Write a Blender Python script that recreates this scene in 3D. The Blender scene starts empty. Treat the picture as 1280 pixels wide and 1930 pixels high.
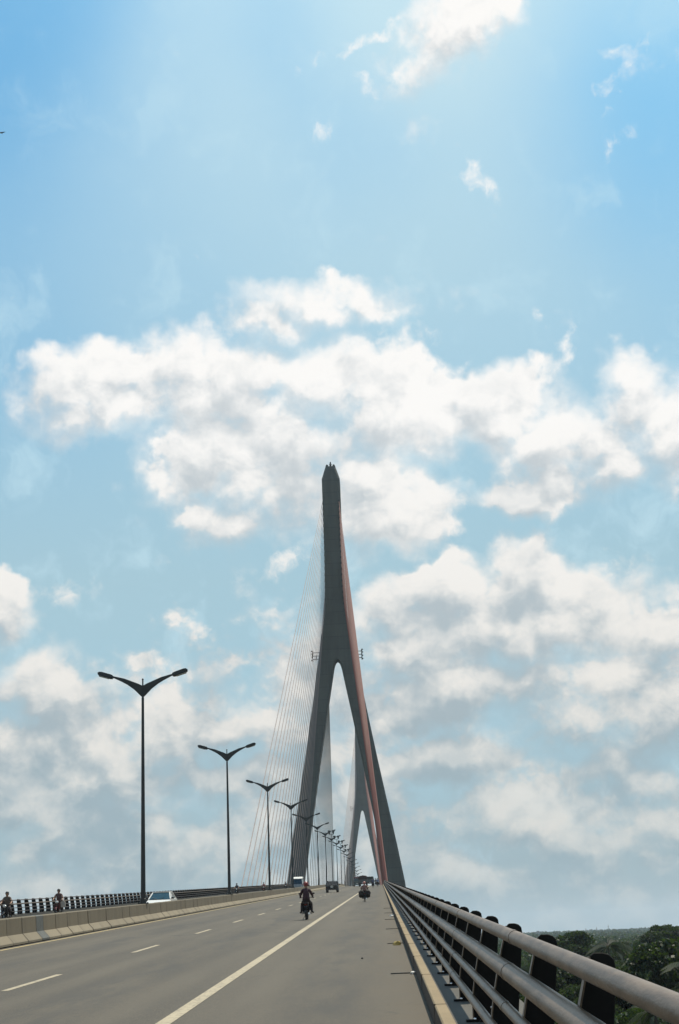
import bpy, bmesh, math, random
import numpy as np
from mathutils import Vector, Matrix, Quaternion
R = math.radians
random.seed(11)
rng = np.random.default_rng(5)
scene = bpy.context.scene
COL = scene.collection

# ------------------------------------------------------------------ helpers
class MB:
    """Collects shapes and links them as one mesh object."""
    def __init__(s):
        s.v = []; s.f = []; s.m = []
    def add(s, vs, fs, mi=0):
        b = len(s.v)
        s.v += [tuple(p) for p in vs]
        s.f += [tuple(i + b for i in f) for f in fs]
        s.m += [mi] * len(fs)
    def box(s, lo, hi, mi=0, bev=0.0, M=None):
        bm = bmesh.new()
        bmesh.ops.create_cube(bm, size=1.0)
        for v in bm.verts:
            v.co = Vector([lo[i] + (v.co[i] + .5) * (hi[i] - lo[i]) for i in range(3)])
        s._bm(bm, mi, bev, M)
    def prism(s, poly, a0, a1, axis='X', mi=0, bev=0.0, M=None, seg=2):
        """poly in the plane across the axis; axis X: (y,z), Y: (x,z), Z: (x,y)."""
        bm = bmesh.new()
        def P(p, a):
            return {'X': (a, p[0], p[1]), 'Y': (p[0], a, p[1]), 'Z': (p[0], p[1], a)}[axis]
        v0 = [bm.verts.new(P(p, a0)) for p in poly]
        v1 = [bm.verts.new(P(p, a1)) for p in poly]
        n = len(poly)
        bm.faces.new(v0); bm.faces.new(v1[::-1])
        for i in range(n):
            bm.faces.new((v0[i], v1[i], v1[(i + 1) % n], v0[(i + 1) % n]))
        bmesh.ops.recalc_face_normals(bm, faces=bm.faces)
        s._bm(bm, mi, bev, M, seg)
    def _bm(s, bm, mi, bev, M, seg=2):
        if bev:
            bmesh.ops.bevel(bm, geom=list(bm.edges), offset=bev, segments=seg, affect='EDGES', clamp_overlap=True)
        if M is not None:
            bm.transform(M)
        bm.verts.index_update()
        s.add([v.co[:] for v in bm.verts], [[v.index for v in f.verts] for f in bm.faces], mi)
        bm.free()
    def ball(s, c, r, mi=0, u=12, v=8, sc=(1, 1, 1)):
        bm = bmesh.new()
        bmesh.ops.create_uvsphere(bm, u_segments=u, v_segments=v, radius=r)
        for q in bm.verts:
            q.co = Vector((q.co.x * sc[0] + c[0], q.co.y * sc[1] + c[1], q.co.z * sc[2] + c[2]))
        s._bm(bm, mi, 0, None)
    def tube(s, path, radii, n=8, mi=0, caps=True):
        path = [Vector(p) for p in path]
        if not hasattr(radii, '__len__'):
            radii = [radii] * len(path)
        vs = []; fs = []
        up = Vector((0, 0, 1))
        for i, p in enumerate(path):
            t = (path[min(i + 1, len(path) - 1)] - path[max(i - 1, 0)]).normalized()
            a = t.cross(up)
            if a.length < 1e-3:
                a = t.cross(Vector((0, 1, 0)))
            a.normalize(); b = a.cross(t)
            for k in range(n):
                w = 2 * math.pi * k / n
                vs.append(p + (a * math.cos(w) + b * math.sin(w)) * radii[i])
        for i in range(len(path) - 1):
            for k in range(n):
                k2 = (k + 1) % n
                fs.append((i * n + k, i * n + k2, (i + 1) * n + k2, (i + 1) * n + k))
        if caps:
            fs.append(tuple(range(n))[::-1]); fs.append(tuple((len(path) - 1) * n + k for k in range(n)))
        s.add(vs, fs, mi)
    def rings(s, rings, mi=0, caps=True):
        n = len(rings[0]); vs = [p for r in rings for p in r]; fs = []
        for i in range(len(rings) - 1):
            for k in range(n):
                k2 = (k + 1) % n
                fs.append((i * n + k, i * n + k2, (i + 1) * n + k2, (i + 1) * n + k))
        if caps:
            fs.append(tuple(range(n))[::-1]); fs.append(tuple((len(rings) - 1) * n + k for k in range(n)))
        s.add(vs, fs, mi)
    def sweep(s, prof, ys, zf, mi=0, closed=True, caps=True):
        n = len(prof); vs = []; fs = []
        for y in ys:
            for x, z in prof:
                vs.append((x, y, z + zf(y)))
        m = n if closed else n - 1
        for i in range(len(ys) - 1):
            for k in range(m):
                k2 = (k + 1) % n
                fs.append((i * n + k, i * n + k2, (i + 1) * n + k2, (i + 1) * n + k))
        if closed and caps:
            fs.append(tuple(range(n))); fs.append(tuple((len(ys) - 1) * n + k for k in range(n))[::-1])
        s.add(vs, fs, mi)
    def mesh(s, name, mats, smooth=40):
        me = bpy.data.meshes.new(name)
        me.from_pydata(s.v, [], s.f)
        for m in (mats if isinstance(mats, (list, tuple)) else [mats]):
            me.materials.append(m)
        me.polygons.foreach_set('material_index', s.m)
        bm = bmesh.new(); bm.from_mesh(me)
        bmesh.ops.recalc_face_normals(bm, faces=bm.faces)
        bm.to_mesh(me); bm.free()
        if smooth:
            me.shade_smooth(); me.set_sharp_from_angle(angle=R(smooth))
        me.update()
        return me
    def build(s, name, mats, parent=None, smooth=40):
        return link(name, s.mesh(name, mats, smooth), parent)

def link(name, data, parent=None):
    o = bpy.data.objects.new(name, data); COL.objects.link(o)
    if parent is not None:
        o.parent = parent
    return o
def tag(o, label=None, cat=None, group=None, kind=None):
    for k, v in (('label', label), ('category', cat), ('group', group), ('kind', kind)):
        if v:
            o[k] = v
    return o
def thing(name, label, cat, loc=(0, 0, 0), rz=0.0, group=None):
    o = link(name, None); o.location = loc; o.rotation_euler = (0, 0, rz)
    return tag(o, label, cat, group)
def copy_tree(o, parent=None):
    c = o.copy(); COL.objects.link(c); c.parent = parent
    for ch in list(KIDS(o)):
        copy_tree(ch, c)
    return c
def KIDS(o):
    return [x for x in COL.objects if x.parent == o]
ORD = ('first second third fourth fifth sixth seventh eighth ninth tenth eleventh twelfth thirteenth fourteenth fifteenth '
       'sixteenth seventeenth eighteenth nineteenth twentieth twenty-first twenty-second twenty-third').split()

# ------------------------------------------------------------------ node helpers
class NT:
    def __init__(s, tree):
        s.t = tree; s.n = tree.nodes; s.l = tree.links
    def new(s, typ, **kw):
        n = s.n.new(typ)
        for k, v in kw.items():
            setattr(n, k, v)
        return n
    def put(s, sock, v):
        if isinstance(v, bpy.types.NodeSocket):
            s.l.new(v, sock)
        elif v is not None:
            sock.default_value = v
    def math(s, op, a, b=None, c=None, clamp=False):
        n = s.new('ShaderNodeMath', operation=op, use_clamp=clamp)
        for i, v in enumerate((a, b, c)):
            if v is not None:
                s.put(n.inputs[i], v)
        return n.outputs[0]
    def vmath(s, op, a, b=None):
        n = s.new('ShaderNodeVectorMath', operation=op)
        s.put(n.inputs[0], a)
        if b is not None:
            if op == 'SCALE':
                s.put(n.inputs['Scale'], b)
            else:
                s.put(n.inputs[1], b)
        return n.outputs['Value'] if op in ('LENGTH', 'DOT_PRODUCT', 'DISTANCE') else n.outputs[0]
    def noise(s, vec, scale, detail=4, rough=.55, dist=0.0, out='Fac', dim='3D'):
        n = s.new('ShaderNodeTexNoise', noise_dimensions=dim)
        s.put(n.inputs['Vector'], vec)
        n.inputs['Scale'].default_value = scale; n.inputs['Detail'].default_value = detail
        n.inputs['Roughness'].default_value = rough; n.inputs['Distortion'].default_value = dist
        return n.outputs[out]
    def range(s, v, a, b, c=0.0, d=1.0, smooth=True):
        n = s.new('ShaderNodeMapRange', interpolation_type='SMOOTHSTEP' if smooth else 'LINEAR')
        s.put(n.inputs[0], v)
        for i, q in enumerate((a, b, c, d)):
            s.put(n.inputs[1 + i], q)
        return n.outputs[0]
    def mix(s, f, a, b, blend='MIX'):
        n = s.new('ShaderNodeMix', data_type='RGBA', blend_type=blend)
        s.put(n.inputs[0], f)
        for i, q in ((6, a), (7, b)):
            if isinstance(q, (tuple, list)):
                q = (*q[:3], 1.0)
            s.put(n.inputs[i], q)
        return n.outputs[2]

def mat(name, col, rough=.6, metal=0.0, var=.25, scale=3.0, stretch=(1, 1, 1), bump=0.0, col2=None, spec=.5, detail=5, rand=0.0):
    """Principled material whose colour wanders between two tones by noise in object space."""
    m = bpy.data.materials.new(name); m.use_nodes = True
    t = NT(m.node_tree); p = t.n['Principled BSDF']
    co = t.new('ShaderNodeTexCoord').outputs['Object']
    mp = t.new('ShaderNodeMapping'); t.put(mp.inputs[0], co); mp.inputs['Scale'].default_value = stretch
    f = t.noise(mp.outputs[0], scale, detail, .6)
    f = t.range(f, .3, .7)
    c2 = col2 or tuple(c * (1 - var) for c in col)
    c = t.mix(f, c2, col)
    if rand:
        r = t.new('ShaderNodeObjectInfo').outputs['Random']
        k = t.range(r, 0, 1, 1 - rand, 1 + rand, smooth=False)
        c = t.vmath('SCALE', c, k)
    t.put(p.inputs['Base Color'], c)
    p.inputs['Roughness'].default_value = rough; p.inputs['Metallic'].default_value = metal
    p.inputs['Specular IOR Level'].default_value = spec
    if bump:
        b = t.new('ShaderNodeBump'); b.inputs['Strength'].default_value = bump; b.inputs['Distance'].default_value = .02
        t.put(b.inputs['Height'], t.noise(mp.outputs[0], scale * 6, 4, .6)); t.put(p.inputs['Normal'], b.outputs[0])
    return m

# ------------------------------------------------------------------ camera (a 50 mm lens held upright, tilted up, rolled 2.2 degrees)
cam_d = bpy.data.cameras.new('camera'); cam = link('camera', cam_d); scene.camera = cam
cam_d.sensor_fit = 'VERTICAL'; cam_d.sensor_height = 36.0; cam_d.lens = 36.0 * 2680 / 1930
cam_d.clip_start = .1; cam_d.clip_end = 40000
Rm = Matrix(((0.99889706, 0.04358617, 0.01746158), (0.02917945, -0.28488432, -0.95811768), (-0.03678615, 0.95757045, -0.28584193)))
cam.matrix_world = Matrix.Translation((0, 0, 1.5)) @ Rm.to_4x4()

# road long profile: 3.67 % grade that rounds over the crest half-way between the pylons
SL, Y0, YM = .0367, 330.0, 768.0
CC = SL / (YM - Y0)
def zr(y):
    if y > YM:
        y = 2 * YM - y
    return SL * y - (.5 * CC * (y - Y0) ** 2 if y > Y0 else 0.0)
YS = [-60 + 10 * i for i in range(39)] + [330 + 8 * i for i in range(111)] + [1218 + 20 * i for i in range(20)]
PY = (470.0, 1066.0); PX = -11.1; PZ = 17.5
GZ = -14.0
SUN_EL, SUN_AZ = 63.0, 28.0   # degrees; azimuth from +Y towards +X
ELL=[(-9.72,22.23,3.94,1.47,10,1),(-12.83,21.52,1.65,1.15,32,0.8),(-5.87,21.83,3.65,1.8,2,1),(-1.53,21.53,3.66,1.8,2,1),(1.83,20.22,3.86,1.81,2,1),(5.66,19.98,2.69,1.8,2,1),(8.24,18.71,2.53,1.58,2,1),(11.74,19.74,1.84,1.98,2,1),(-2.74,19.44,3.39,1.81,2,1),(9.88,18.67,2.18,1.26,12,0.9),(-11.27,20.84,2.44,0.84,22,0.7),(-9.71,21.08,2.69,1.05,2,0.8),(13.47,18.81,1.7,1.86,2,1),(-6.36,18.97,2.91,1.59,2,0.85),(-3.24,17.75,3.81,1.82,2,1),(-5.5,16.3,2.44,0.85,2,0.8),(0.33,17.3,2.46,2.03,2,1),(1.63,16.6,2.45,0.96,2,0.7),(7.19,16.78,1.86,0.8,2,0.85),(10.33,17.67,1.73,1.05,2,0.8),(-1.39,24.91,2.8,0.75,-3,0.68),(-3.75,24.19,1.62,0.63,2,0.66),(-6.98,23.94,1.38,0.52,2,0.45),(1.79,23.4,1.38,0.42,2,0.5),(3,17.17,1.78,0.47,2,0.5),(-3.55,14.55,1.65,0.43,27,0.6),(5,35.05,2.82,1.34,27,0.95),(1.29,35,2.72,0.27,14,0.5),(2.92,33.64,2.08,0.55,12,0.6),(9.51,22.8,0.72,0.29,12,0.5),(8.19,21.88,1.34,0.31,17,0.5),(5.83,29.24,1.06,0.44,-43,0.42),(12.06,30.37,0.81,0.28,32,0.35),(12.72,32.83,0.93,0.23,22,0.35),(11.67,32,0.47,0.49,2,0.35),(-1.1,31.76,0.49,0.5,2,0.3),(6.49,13.54,1.68,1.52,2,1.1),(3.09,13.22,2.83,1.17,10,0.95),(1.09,12.57,1.85,0.96,2,0.9),(8.95,12.1,2.33,1.36,-18,0.95),(11.29,11.29,1.55,1.35,2,0.95),(6.54,11.42,5.97,1.68,2,0.9),(1.54,10.74,2.16,1.06,2,0.9),(9.93,13.6,1.27,0.73,-18,0.55),(4.26,9.45,5.54,1.26,2,0.9),(9.44,8.31,4.13,1.65,2,0.9),(1.85,8.52,2.77,1.05,2,0.8),(3.02,6.59,4.21,1.04,2,0.8),(9.83,5.82,3.05,1.63,2,0.8),(6.17,3.78,5.34,0.91,2,0.6),(-14.72,12.61,1.14,1.28,2,1),(-12.23,13.51,1.27,0.46,7,0.45),(-13.4,9.52,1.96,1.44,2,1),(-10.06,8.15,1.67,1.03,2,0.95),(-12.13,7.66,4.53,1.64,2,1),(-5.85,7.85,3.39,0.94,7,0.85),(-13.5,5.25,4.43,1,2,0.9),(-6.51,6.11,4.82,1.23,2,0.8),(-8.6,3.52,7.19,1.21,2,0.75)]
# ------------------------------------------------------------------ light, sky with clouds
S_STR = .10
def noise2(t, *a, **k):
    return t.noise(*a, dim='2D', **k)
def build_sky():
    w = bpy.data.worlds.new('World'); scene.world = w; w.use_nodes = True
    t = NT(w.node_tree); t.n.clear()
    out = t.new('ShaderNodeOutputWorld'); bg = t.new('ShaderNodeBackground')
    t.l.new(bg.outputs[0], out.inputs[0]); bg.inputs[1].default_value = S_STR
    sky = t.new('ShaderNodeTexSky', sky_type='NISHITA'); sky.sun_disc = False
    sky.sun_elevation = R(SUN_EL); sky.sun_rotation = R(SUN_AZ); sky.altitude = 0
    sky.air_density = 1.0; sky.dust_density = 1.5; sky.ozone_density = 1.5
    dirv = t.new('ShaderNodeTexCoord').outputs['Generated']
    sp = t.new('ShaderNodeSeparateXYZ'); t.put(sp.inputs[0], dirv)
    az = t.math('MULTIPLY', t.math('ARCTAN2', sp.outputs[0], sp.outputs[1]), 57.2958)
    el = t.math('MULTIPLY', t.math('ARCSINE', sp.outputs[2]), 57.2958)
    cb = t.new('ShaderNodeCombineXYZ'); t.put(cb.inputs[0], az); t.put(cb.inputs[1], el)
    p0 = cb.outputs[0]
    def warp(vec, scale, amp, det=3):
        n = noise2(t, vec, scale, det, .5, out='Color')
        return t.vmath('ADD', vec, t.vmath('SCALE', t.vmath('SUBTRACT', n, (.5, .5, .5)), amp))
    def stretch(vec, s, rot=0.0):
        m = t.new('ShaderNodeMapping'); t.put(m.inputs[0], vec); m.inputs['Scale'].default_value = s; m.inputs['Rotation'].default_value = (0, 0, R(rot))
        return m.outputs[0]
    def after(vec, val):                                # same vector, evaluated only once val is known (keeps the shader stack short)
        n = t.new('ShaderNodeVectorMath', operation='MULTIPLY_ADD')
        t.put(n.inputs[0], val); n.inputs[1].default_value = (1e-9, 1e-9, 0); t.put(n.inputs[2], vec)
        return n.outputs[0]
    # where clouds stand in the sky: (azimuth, elevation, half width, half height, tilt, weight) in degrees
    def bodies(vec, lo, hi_):
        acc = None
        for (a, e, ra, re, rot, am) in [q for q in ELL if lo < q[5] <= hi_]:
            mp = t.new('ShaderNodeMapping', vector_type='TEXTURE'); t.put(mp.inputs[0], vec if acc is None else after(vec, acc))
            mp.inputs['Location'].default_value = (a, e, 0); mp.inputs['Rotation'].default_value = (0, 0, R(rot)); mp.inputs['Scale'].default_value = (ra, re, 1)
            ln = t.vmath('LENGTH', mp.outputs[0])
            v = t.math('MULTIPLY_ADD', ln, -1.0 * am, 1.0 * am)
            acc = v if acc is None else t.math('SMOOTH_MAX', acc, v, .3)
        return acc
    absaz = t.math('ABSOLUTE', az)
    side = t.math('MULTIPLY', t.range(absaz, 17, 30), t.range(noise2(t, p0, .05, 3, .5), .45, .62, -1.0, .6))
    side = t.math('ADD', side, t.range(absaz, 17, 30, -1.0, 0.0))
    lowb = t.range(el, 15.5, 8.5, -1.0, .18); bias = t.range(el, 15, 8, CLOUD_BIAS, CLOUD_BIAS - .02)
    bw = t.range(el, 4, 14, .26, .40)
    def density(vec, det):
        """cloud amount at a place in the sky: the big bodies, the broken low layer, and billows on both"""
        pw = warp(vec, .45, 2.0, 4)
        low = t.math('ADD', lowb, t.math('MULTIPLY', t.math('SUBTRACT', noise2(t, stretch(pw, (1, 1.7, 1)), .135, 5, .55), .46), 2.3))
        mask = t.math('MAXIMUM', t.math('MAXIMUM', bodies(pw, .62, 9), low), side)
        mask = t.math('MINIMUM', t.math('MAXIMUM', mask, -.9), .85)
        pb = warp(vec, 1.5, .45, 4)
        a = noise2(t, pb, .36, det, .57, .1)
        vo = t.new('ShaderNodeTexVoronoi', feature='SMOOTH_F1', voronoi_dimensions='2D'); t.put(vo.inputs['Vector'], stretch(pb, (1, 1.15, 1)))
        vo.inputs['Scale'].default_value = .60; vo.inputs['Detail'].default_value = 2.0; vo.inputs['Roughness'].default_value = .55; vo.inputs['Smoothness'].default_value = .4
        n = t.math('ADD', t.math('MULTIPLY', t.math('SUBTRACT', a, .5), 1.5), t.math('MULTIPLY', t.math('SUBTRACT', .60, vo.outputs['Distance']), bw))
        return t.math('ADD', t.math('MULTIPLY_ADD', mask, 1.2, bias), t.math('MULTIPLY', n, .95))
    dens = density(p0, 9)
    dup = density(t.vmath('ADD', after(p0, dens), (.25, .75, 0)), 6)
    # crisp where the cloud faces the sun, ragged and soft below
    face = t.math('SUBTRACT', dens, dup)
    soft = noise2(t, p0, .22, 2, .5)
    hi = t.math('ADD', t.range(soft, .34, .62, .50, 1.35), t.range(face, .25, -.35, -.10, .45))
    hi = t.math('MAXIMUM', hi, .26)
    hz = t.range(el, 2.0, 20.0, 0.0, 1.0, smooth=False)
    cover = t.math('MULTIPLY', t.range(dens, .0, hi), t.range(el, 9, 0, 1.0, .72))
    # light: rims towards the sun are white, cores and undersides go grey
    thick = t.range(dens, .25, 1.5)
    big = noise2(t, stretch(warp(p0, .5, 1.5, 3), (1, 1.5, 1)), .26, 6, .58)
    lit = t.math('ADD', t.range(face, -.55, .60, -.56, .46, smooth=False), t.math('MULTIPLY', thick, -.32))
    lit = t.math('ADD', lit, t.range(big, .33, .68, -.36, .30))
    lit = t.math('ADD', lit, t.range(hz, 0.0, 1.0, -.02, .34, smooth=False))
    k = t.range(lit, -.80, .52)
    cc = t.mix(k, t.mix(hz, CL_DARK_LOW, CL_DARK_HIGH), t.mix(hz, CL_LIT_LOW, CL_LIT_HIGH))
    # clear sky: the physical sky, whitened by a thin high veil under the sun and by haze low down
    skc = t.mix(1.0, sky.outputs[0], SKY_TINT, 'MULTIPLY')
    mpv = t.new('ShaderNodeMapping', vector_type='TEXTURE'); t.put(mpv.inputs[0], warp(p0, .06, 2, 1))
    mpv.inputs['Location'].default_value = (2.5, 37, 0); mpv.inputs['Scale'].default_value = (22, 32, 1); mpv.inputs['Rotation'].default_value = (0, 0, R(-8))
    veil = t.math('SUBTRACT', 1.0, t.vmath('LENGTH', mpv.outputs[0]))
    vn = noise2(t, stretch(p0, (1, 1.7, 1), -60), .12, 7, .62)
    veil = t.math('ADD', veil, t.math('MULTIPLY', t.math('SUBTRACT', vn, .5), .12))
    veil = t.range(veil, -.22, .95, 0.0, .97)
    skc = t.mix(veil, skc, VEIL)
    skc = t.mix(t.range(el, 38, 14, 0.0, .97, smooth=False), skc, LOW_SKY)
    skc = t.mix(t.range(el, 8, -1, 0, .9), skc, HORIZON)
    wisp = t.math('MULTIPLY', t.range(noise2(t, warp(p0, .4, 2.5, 4), .30, 7, .6), .50, .80), t.range(el, 46, 10, .12, .6))
    skc = t.mix(wisp, skc, VEIL)
    # thin ragged shreds beside the big clouds
    wn = noise2(t, warp(p0, .9, 1.2, 4), .75, 7, .62)
    wd = t.math('ADD', t.math('MULTIPLY_ADD', bodies(warp(after(p0, dup), .6, 1.8, 4), 0, .62), .9, .12), t.math('MULTIPLY', t.math('SUBTRACT', wn, .5), 1.9))
    skc = t.mix(t.range(wd, .05, 1.0, 0, .95), skc, t.mix(hz, CL_LIT_LOW, CL_LIT_HIGH))
    t.put(bg.inputs[0], t.mix(cover, skc, cc))
    w.cycles.sampling_method = 'MANUAL'; w.cycles.sample_map_resolution = 512
    sd = bpy.data.lights.new('sun', 'SUN'); so = link('sun', sd)
    sd.energy = 5.0; sd.angle = R(.55); sd.color = (1.0, .90, .73)
    d = Vector((math.sin(R(SUN_AZ)) * math.cos(R(SUN_EL)), math.cos(R(SUN_AZ)) * math.cos(R(SUN_EL)), math.sin(R(SUN_EL))))
    so.rotation_euler = d.to_track_quat('Z', 'Y').to_euler()
CLOUD_BIAS = .68
CL_DARK_LOW = (2.7, 3.7, 4.2); CL_DARK_HIGH = (5.9, 6.4, 6.7)
CL_LIT_LOW = (7.7, 7.35, 6.7); CL_LIT_HIGH = (9.9, 9.75, 9.5)
SKY_TINT = (.34, 1.20, 1.50); VEIL = (5.9, 8.05, 9.0); LOW_SKY = (3.9, 5.85, 6.75); HORIZON = (3.3, 4.0, 4.1)
# ------------------------------------------------------------------ materials
def asphalt():
    m = bpy.data.materials.new('asphalt'); m.use_nodes = True
    t = NT(m.node_tree); p = t.n['Principled BSDF']
    co = t.new('ShaderNodeTexCoord').outputs['Object']
    mp = t.new('ShaderNodeMapping'); t.put(mp.inputs[0], co); mp.inputs['Scale'].default_value = (1, .035, 1)
    lane = t.noise(mp.outputs[0], 1.1, 4, .55)
    patch = t.noise(co, .12, 5, .6)
    grain = t.noise(co, 38, 2, .7)
    stone = t.noise(co, 9, 5, .75)
    c = t.mix(t.range(lane, .32, .68), (.024, .0185, .0115), (.064, .051, .033))
    c = t.mix(t.range(patch, .35, .7, 0, .45), c, (.043, .034, .0225))
    c = t.mix(t.range(grain, .35, .7, 0, .75), c, (.102, .081, .054))
    c = t.mix(t.range(stone, .30, .50, .7, 0), c, (.032, .028, .022))
    # dusty band along the kerb and drips in the wheel tracks
    sp = t.new('ShaderNodeSeparateXYZ'); t.put(sp.inputs[0], co)
    dust = t.math('MULTIPLY', t.range(sp.outputs[0], -.9, .45), t.range(t.noise(co, 1.7, 5, .65), .35, .65, .15, .75))
    c = t.mix(dust, c, (.072, .052, .028))
    sh = t.math('MULTIPLY', t.range(sp.outputs[0], -2.6, -2.3), .18)
    c = t.mix(sh, c, (.070, .056, .036))
    st = t.range(t.noise(co, .9, 2, .5), .72, .76, 0, .55)
    c = t.mix(st, c, (.035, .031, .026))
    oil = t.new('ShaderNodeMapping'); t.put(oil.inputs[0], co); oil.inputs['Scale'].default_value = (1, .16, 1)
    lanes = t.math('PINGPONG', t.math('ADD', sp.outputs[0], 2.53), 1.76)
    mid = t.math('MULTIPLY', t.range(lanes, .85, 1.6), t.range(t.noise(oil.outputs[0], 1.3, 5, .65), .40, .64, 0, .75))
    c = t.mix(mid, c, (.030, .026, .021))
    tread = t.math('MULTIPLY', t.range(t.math('ABSOLUTE', t.math('SUBTRACT', lanes, .72)), .38, .05), t.range(t.noise(oil.outputs[0], .7, 3, .6), .35, .65, .15, .62))
    c = t.mix(tread, c, (.080, .065, .044))
    cr = t.new('ShaderNodeTexVoronoi', feature='DISTANCE_TO_EDGE'); t.put(cr.inputs['Vector'], t.vmath('ADD', co, t.vmath('SCALE', t.noise(co, 1.3, 4, .6, out='Color'), .9))); cr.inputs['Scale'].default_value = .16
    crk = t.math('MULTIPLY', t.range(cr.outputs['Distance'], .006, .002), t.range(t.noise(co, .14, 3, .5), .5, .62, 0, .75))
    c = t.mix(crk, c, (.022, .018, .014))
    t.put(p.inputs['Base Color'], c); p.inputs['Roughness'].default_value = .82
    b = t.new('ShaderNodeBump'); b.inputs['Strength'].default_value = .35; b.inputs['Distance'].default_value = .01
    t.put(b.inputs['Height'], t.noise(co, 60, 3, .7)); t.put(p.inputs['Normal'], b.outputs[0])
    return m
def paint(name, col, wear=.45):
    m = bpy.data.materials.new(name); m.use_nodes = True
    t = NT(m.node_tree); p = t.n['Principled BSDF']
    co = t.new('ShaderNodeTexCoord').outputs['Object']
    f = t.range(t.noise(co, 14, 5, .7), .36, .52)
    g = t.range(t.noise(co, .5, 3, .6), .35, .7, .35, 1.0)
    c = t.mix(t.math('MULTIPLY', t.math('SUBTRACT', 1.0, f), g), col, (.11, .095, .07))
    c = t.mix(t.range(t.noise(co, 3, 4, .6), .4, .75, 0, wear), c, (.15, .13, .095))
    t.put(p.inputs['Base Color'], c); p.inputs['Roughness'].default_value = .75
    return m
def concrete(name, col, lift=0.0, rand=0.0, streak=.35, vscale=1.0):
    """Weathered concrete: vertical rain streaks, blotches and, for tall work, pour lines every few metres."""
    m = bpy.data.materials.new(name); m.use_nodes = True
    t = NT(m.node_tree); p = t.n['Principled BSDF']
    co = t.new('ShaderNodeTexCoord').outputs['Object']
    mp = t.new('ShaderNodeMapping'); t.put(mp.inputs[0], co); mp.inputs['Scale'].default_value = (1, 1, .08)
    a = t.noise(mp.outputs[0], 1.6 * vscale, 5, .6); b = t.noise(co, .55 * vscale, 5, .6); g = t.noise(co, 26 * vscale, 3, .6)
    c = t.mix(t.range(a, .35, .7, 0, streak), col, tuple(q * .55 for q in col))
    c = t.mix(t.range(b, .35, .7, 0, .4), c, tuple(q * 1.25 for q in col))
    c = t.mix(t.range(g, .3, .7, 0, .3), c, tuple(q * .7 for q in col))
    if lift:
        sp = t.new('ShaderNodeSeparateXYZ'); t.put(sp.inputs[0], co)
        w = t.math('FRACT', t.math('DIVIDE', sp.outputs[2], lift))
        c = t.mix(t.math('LESS_THAN', w, .035), c, tuple(q * .62 for q in col))
        fl = t.math('FLOOR', t.math('DIVIDE', sp.outputs[2], lift))
        wn = t.new('ShaderNodeTexWhiteNoise', noise_dimensions='1D'); t.put(wn.inputs['W'], fl)
        c = t.vmath('SCALE', c, t.range(wn.outputs[0], 0, 1, .965, 1.03, smooth=False))
    if rand:
        r = t.new('ShaderNodeObjectInfo').outputs['Random']
        c = t.vmath('SCALE', c, t.range(r, 0, 1, 1 - rand, 1 + rand, smooth=False))
    t.put(p.inputs['Base Color'], c); p.inputs['Roughness'].default_value = .88
    bu = t.new('ShaderNodeBump'); bu.inputs['Strength'].default_value = .3; bu.inputs['Distance'].default_value = .02
    t.put(bu.inputs['Height'], g); t.put(p.inputs['Normal'], bu.outputs[0])
    return m
def leaf_mat(name, col, col2, trans=.35):
    m = bpy.data.materials.new(name); m.use_nodes = True
    t = NT(m.node_tree); t.n.clear()
    out = t.new('ShaderNodeOutputMaterial')
    geo = t.new('ShaderNodeNewGeometry'); oi = t.new('ShaderNodeObjectInfo')
    r = t.math('ADD', t.math('MULTIPLY', geo.outputs['Random Per Island'], .7), t.math('MULTIPLY', oi.outputs['Random'], .3))
    c = t.mix(r, col2, col)
    d = t.new('ShaderNodeBsdfPrincipled'); t.put(d.inputs['Base Color'], c); d.inputs['Roughness'].default_value = .5
    d.inputs['Specular IOR Level'].default_value = .2
    tr = t.new('ShaderNodeBsdfTranslucent'); t.put(tr.inputs[0], t.mix(.5, c, (.10, .16, .02)))
    mx = t.new('ShaderNodeMixShader'); mx.inputs[0].default_value = trans
    t.l.new(d.outputs[0], mx.inputs[1]); t.l.new(tr.outputs[0], mx.inputs[2]); t.l.new(mx.outputs[0], out.inputs[0])
    return m
M = {}
M['asphalt'] = asphalt()
M['white_paint'] = paint('white_paint', (.38, .315, .21))
M['yellow_paint'] = paint('yellow_paint', (.42, .32, .14), .5)
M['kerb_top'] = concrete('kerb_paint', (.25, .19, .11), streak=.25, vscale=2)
M['kerb_face'] = concrete('kerb_dirt_shade', (.065, .05, .034), streak=.5, vscale=3)  # kerb sides: dirt, with the shade on that face mixed into the colour
M['deck'] = concrete('deck_concrete', (.075, .07, .06), streak=.3)
M['barrier'] = concrete('barrier_concrete', (.125, .10, .063), rand=.06, streak=.5, vscale=1.6)
M['foot'] = concrete('barrier_foot_concrete', (.20, .165, .112), rand=.10, streak=.3, vscale=1.6)
M['cover'] = mat('joint_cover_steel', (.085, .088, .08), .7, .0, .3, 6)
M['pylon'] = concrete('pylon_concrete', (.088, .092, .083), lift=4.2, streak=.7, vscale=.35)
M['cable'] = mat('red_cable_sheath', (.185, .050, .032), .55, 0, .12, .4, spec=.2)
M['pale_cable'] = mat('pale_cable_sheath', (.19, .135, .12), .5, 0, .12, .4)
M['dark_steel'] = mat('post_steel', (.012, .011, .010), .75, 0, .45, 5, spec=.15)
M['rail'] = mat('rail_steel', (.165, .112, .072), .38, .0, .5, 5, stretch=(2.5, .5, 2.5), col2=(.06, .038, .023), bump=.16, spec=.35, detail=8)
M['dark_rail'] = mat('dark_rail_steel', (.07, .055, .05), .6, 0, .4, 5)  # darker tone for the far railing, all but its second tube
M['bolt'] = mat('bolt_zinc', (.7, .7, .7), .25, .9, .1)
M['lamp'] = mat('lamp_paint', (.026, .029, .030), .45, .2, .3, 2)
M['lens'] = mat('lamp_lens', (.30, .30, .27), .25, 0, .1)
M['ground'] = mat('grassy_ground', (.055, .075, .03), .9, 0, .5, .05)
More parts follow.
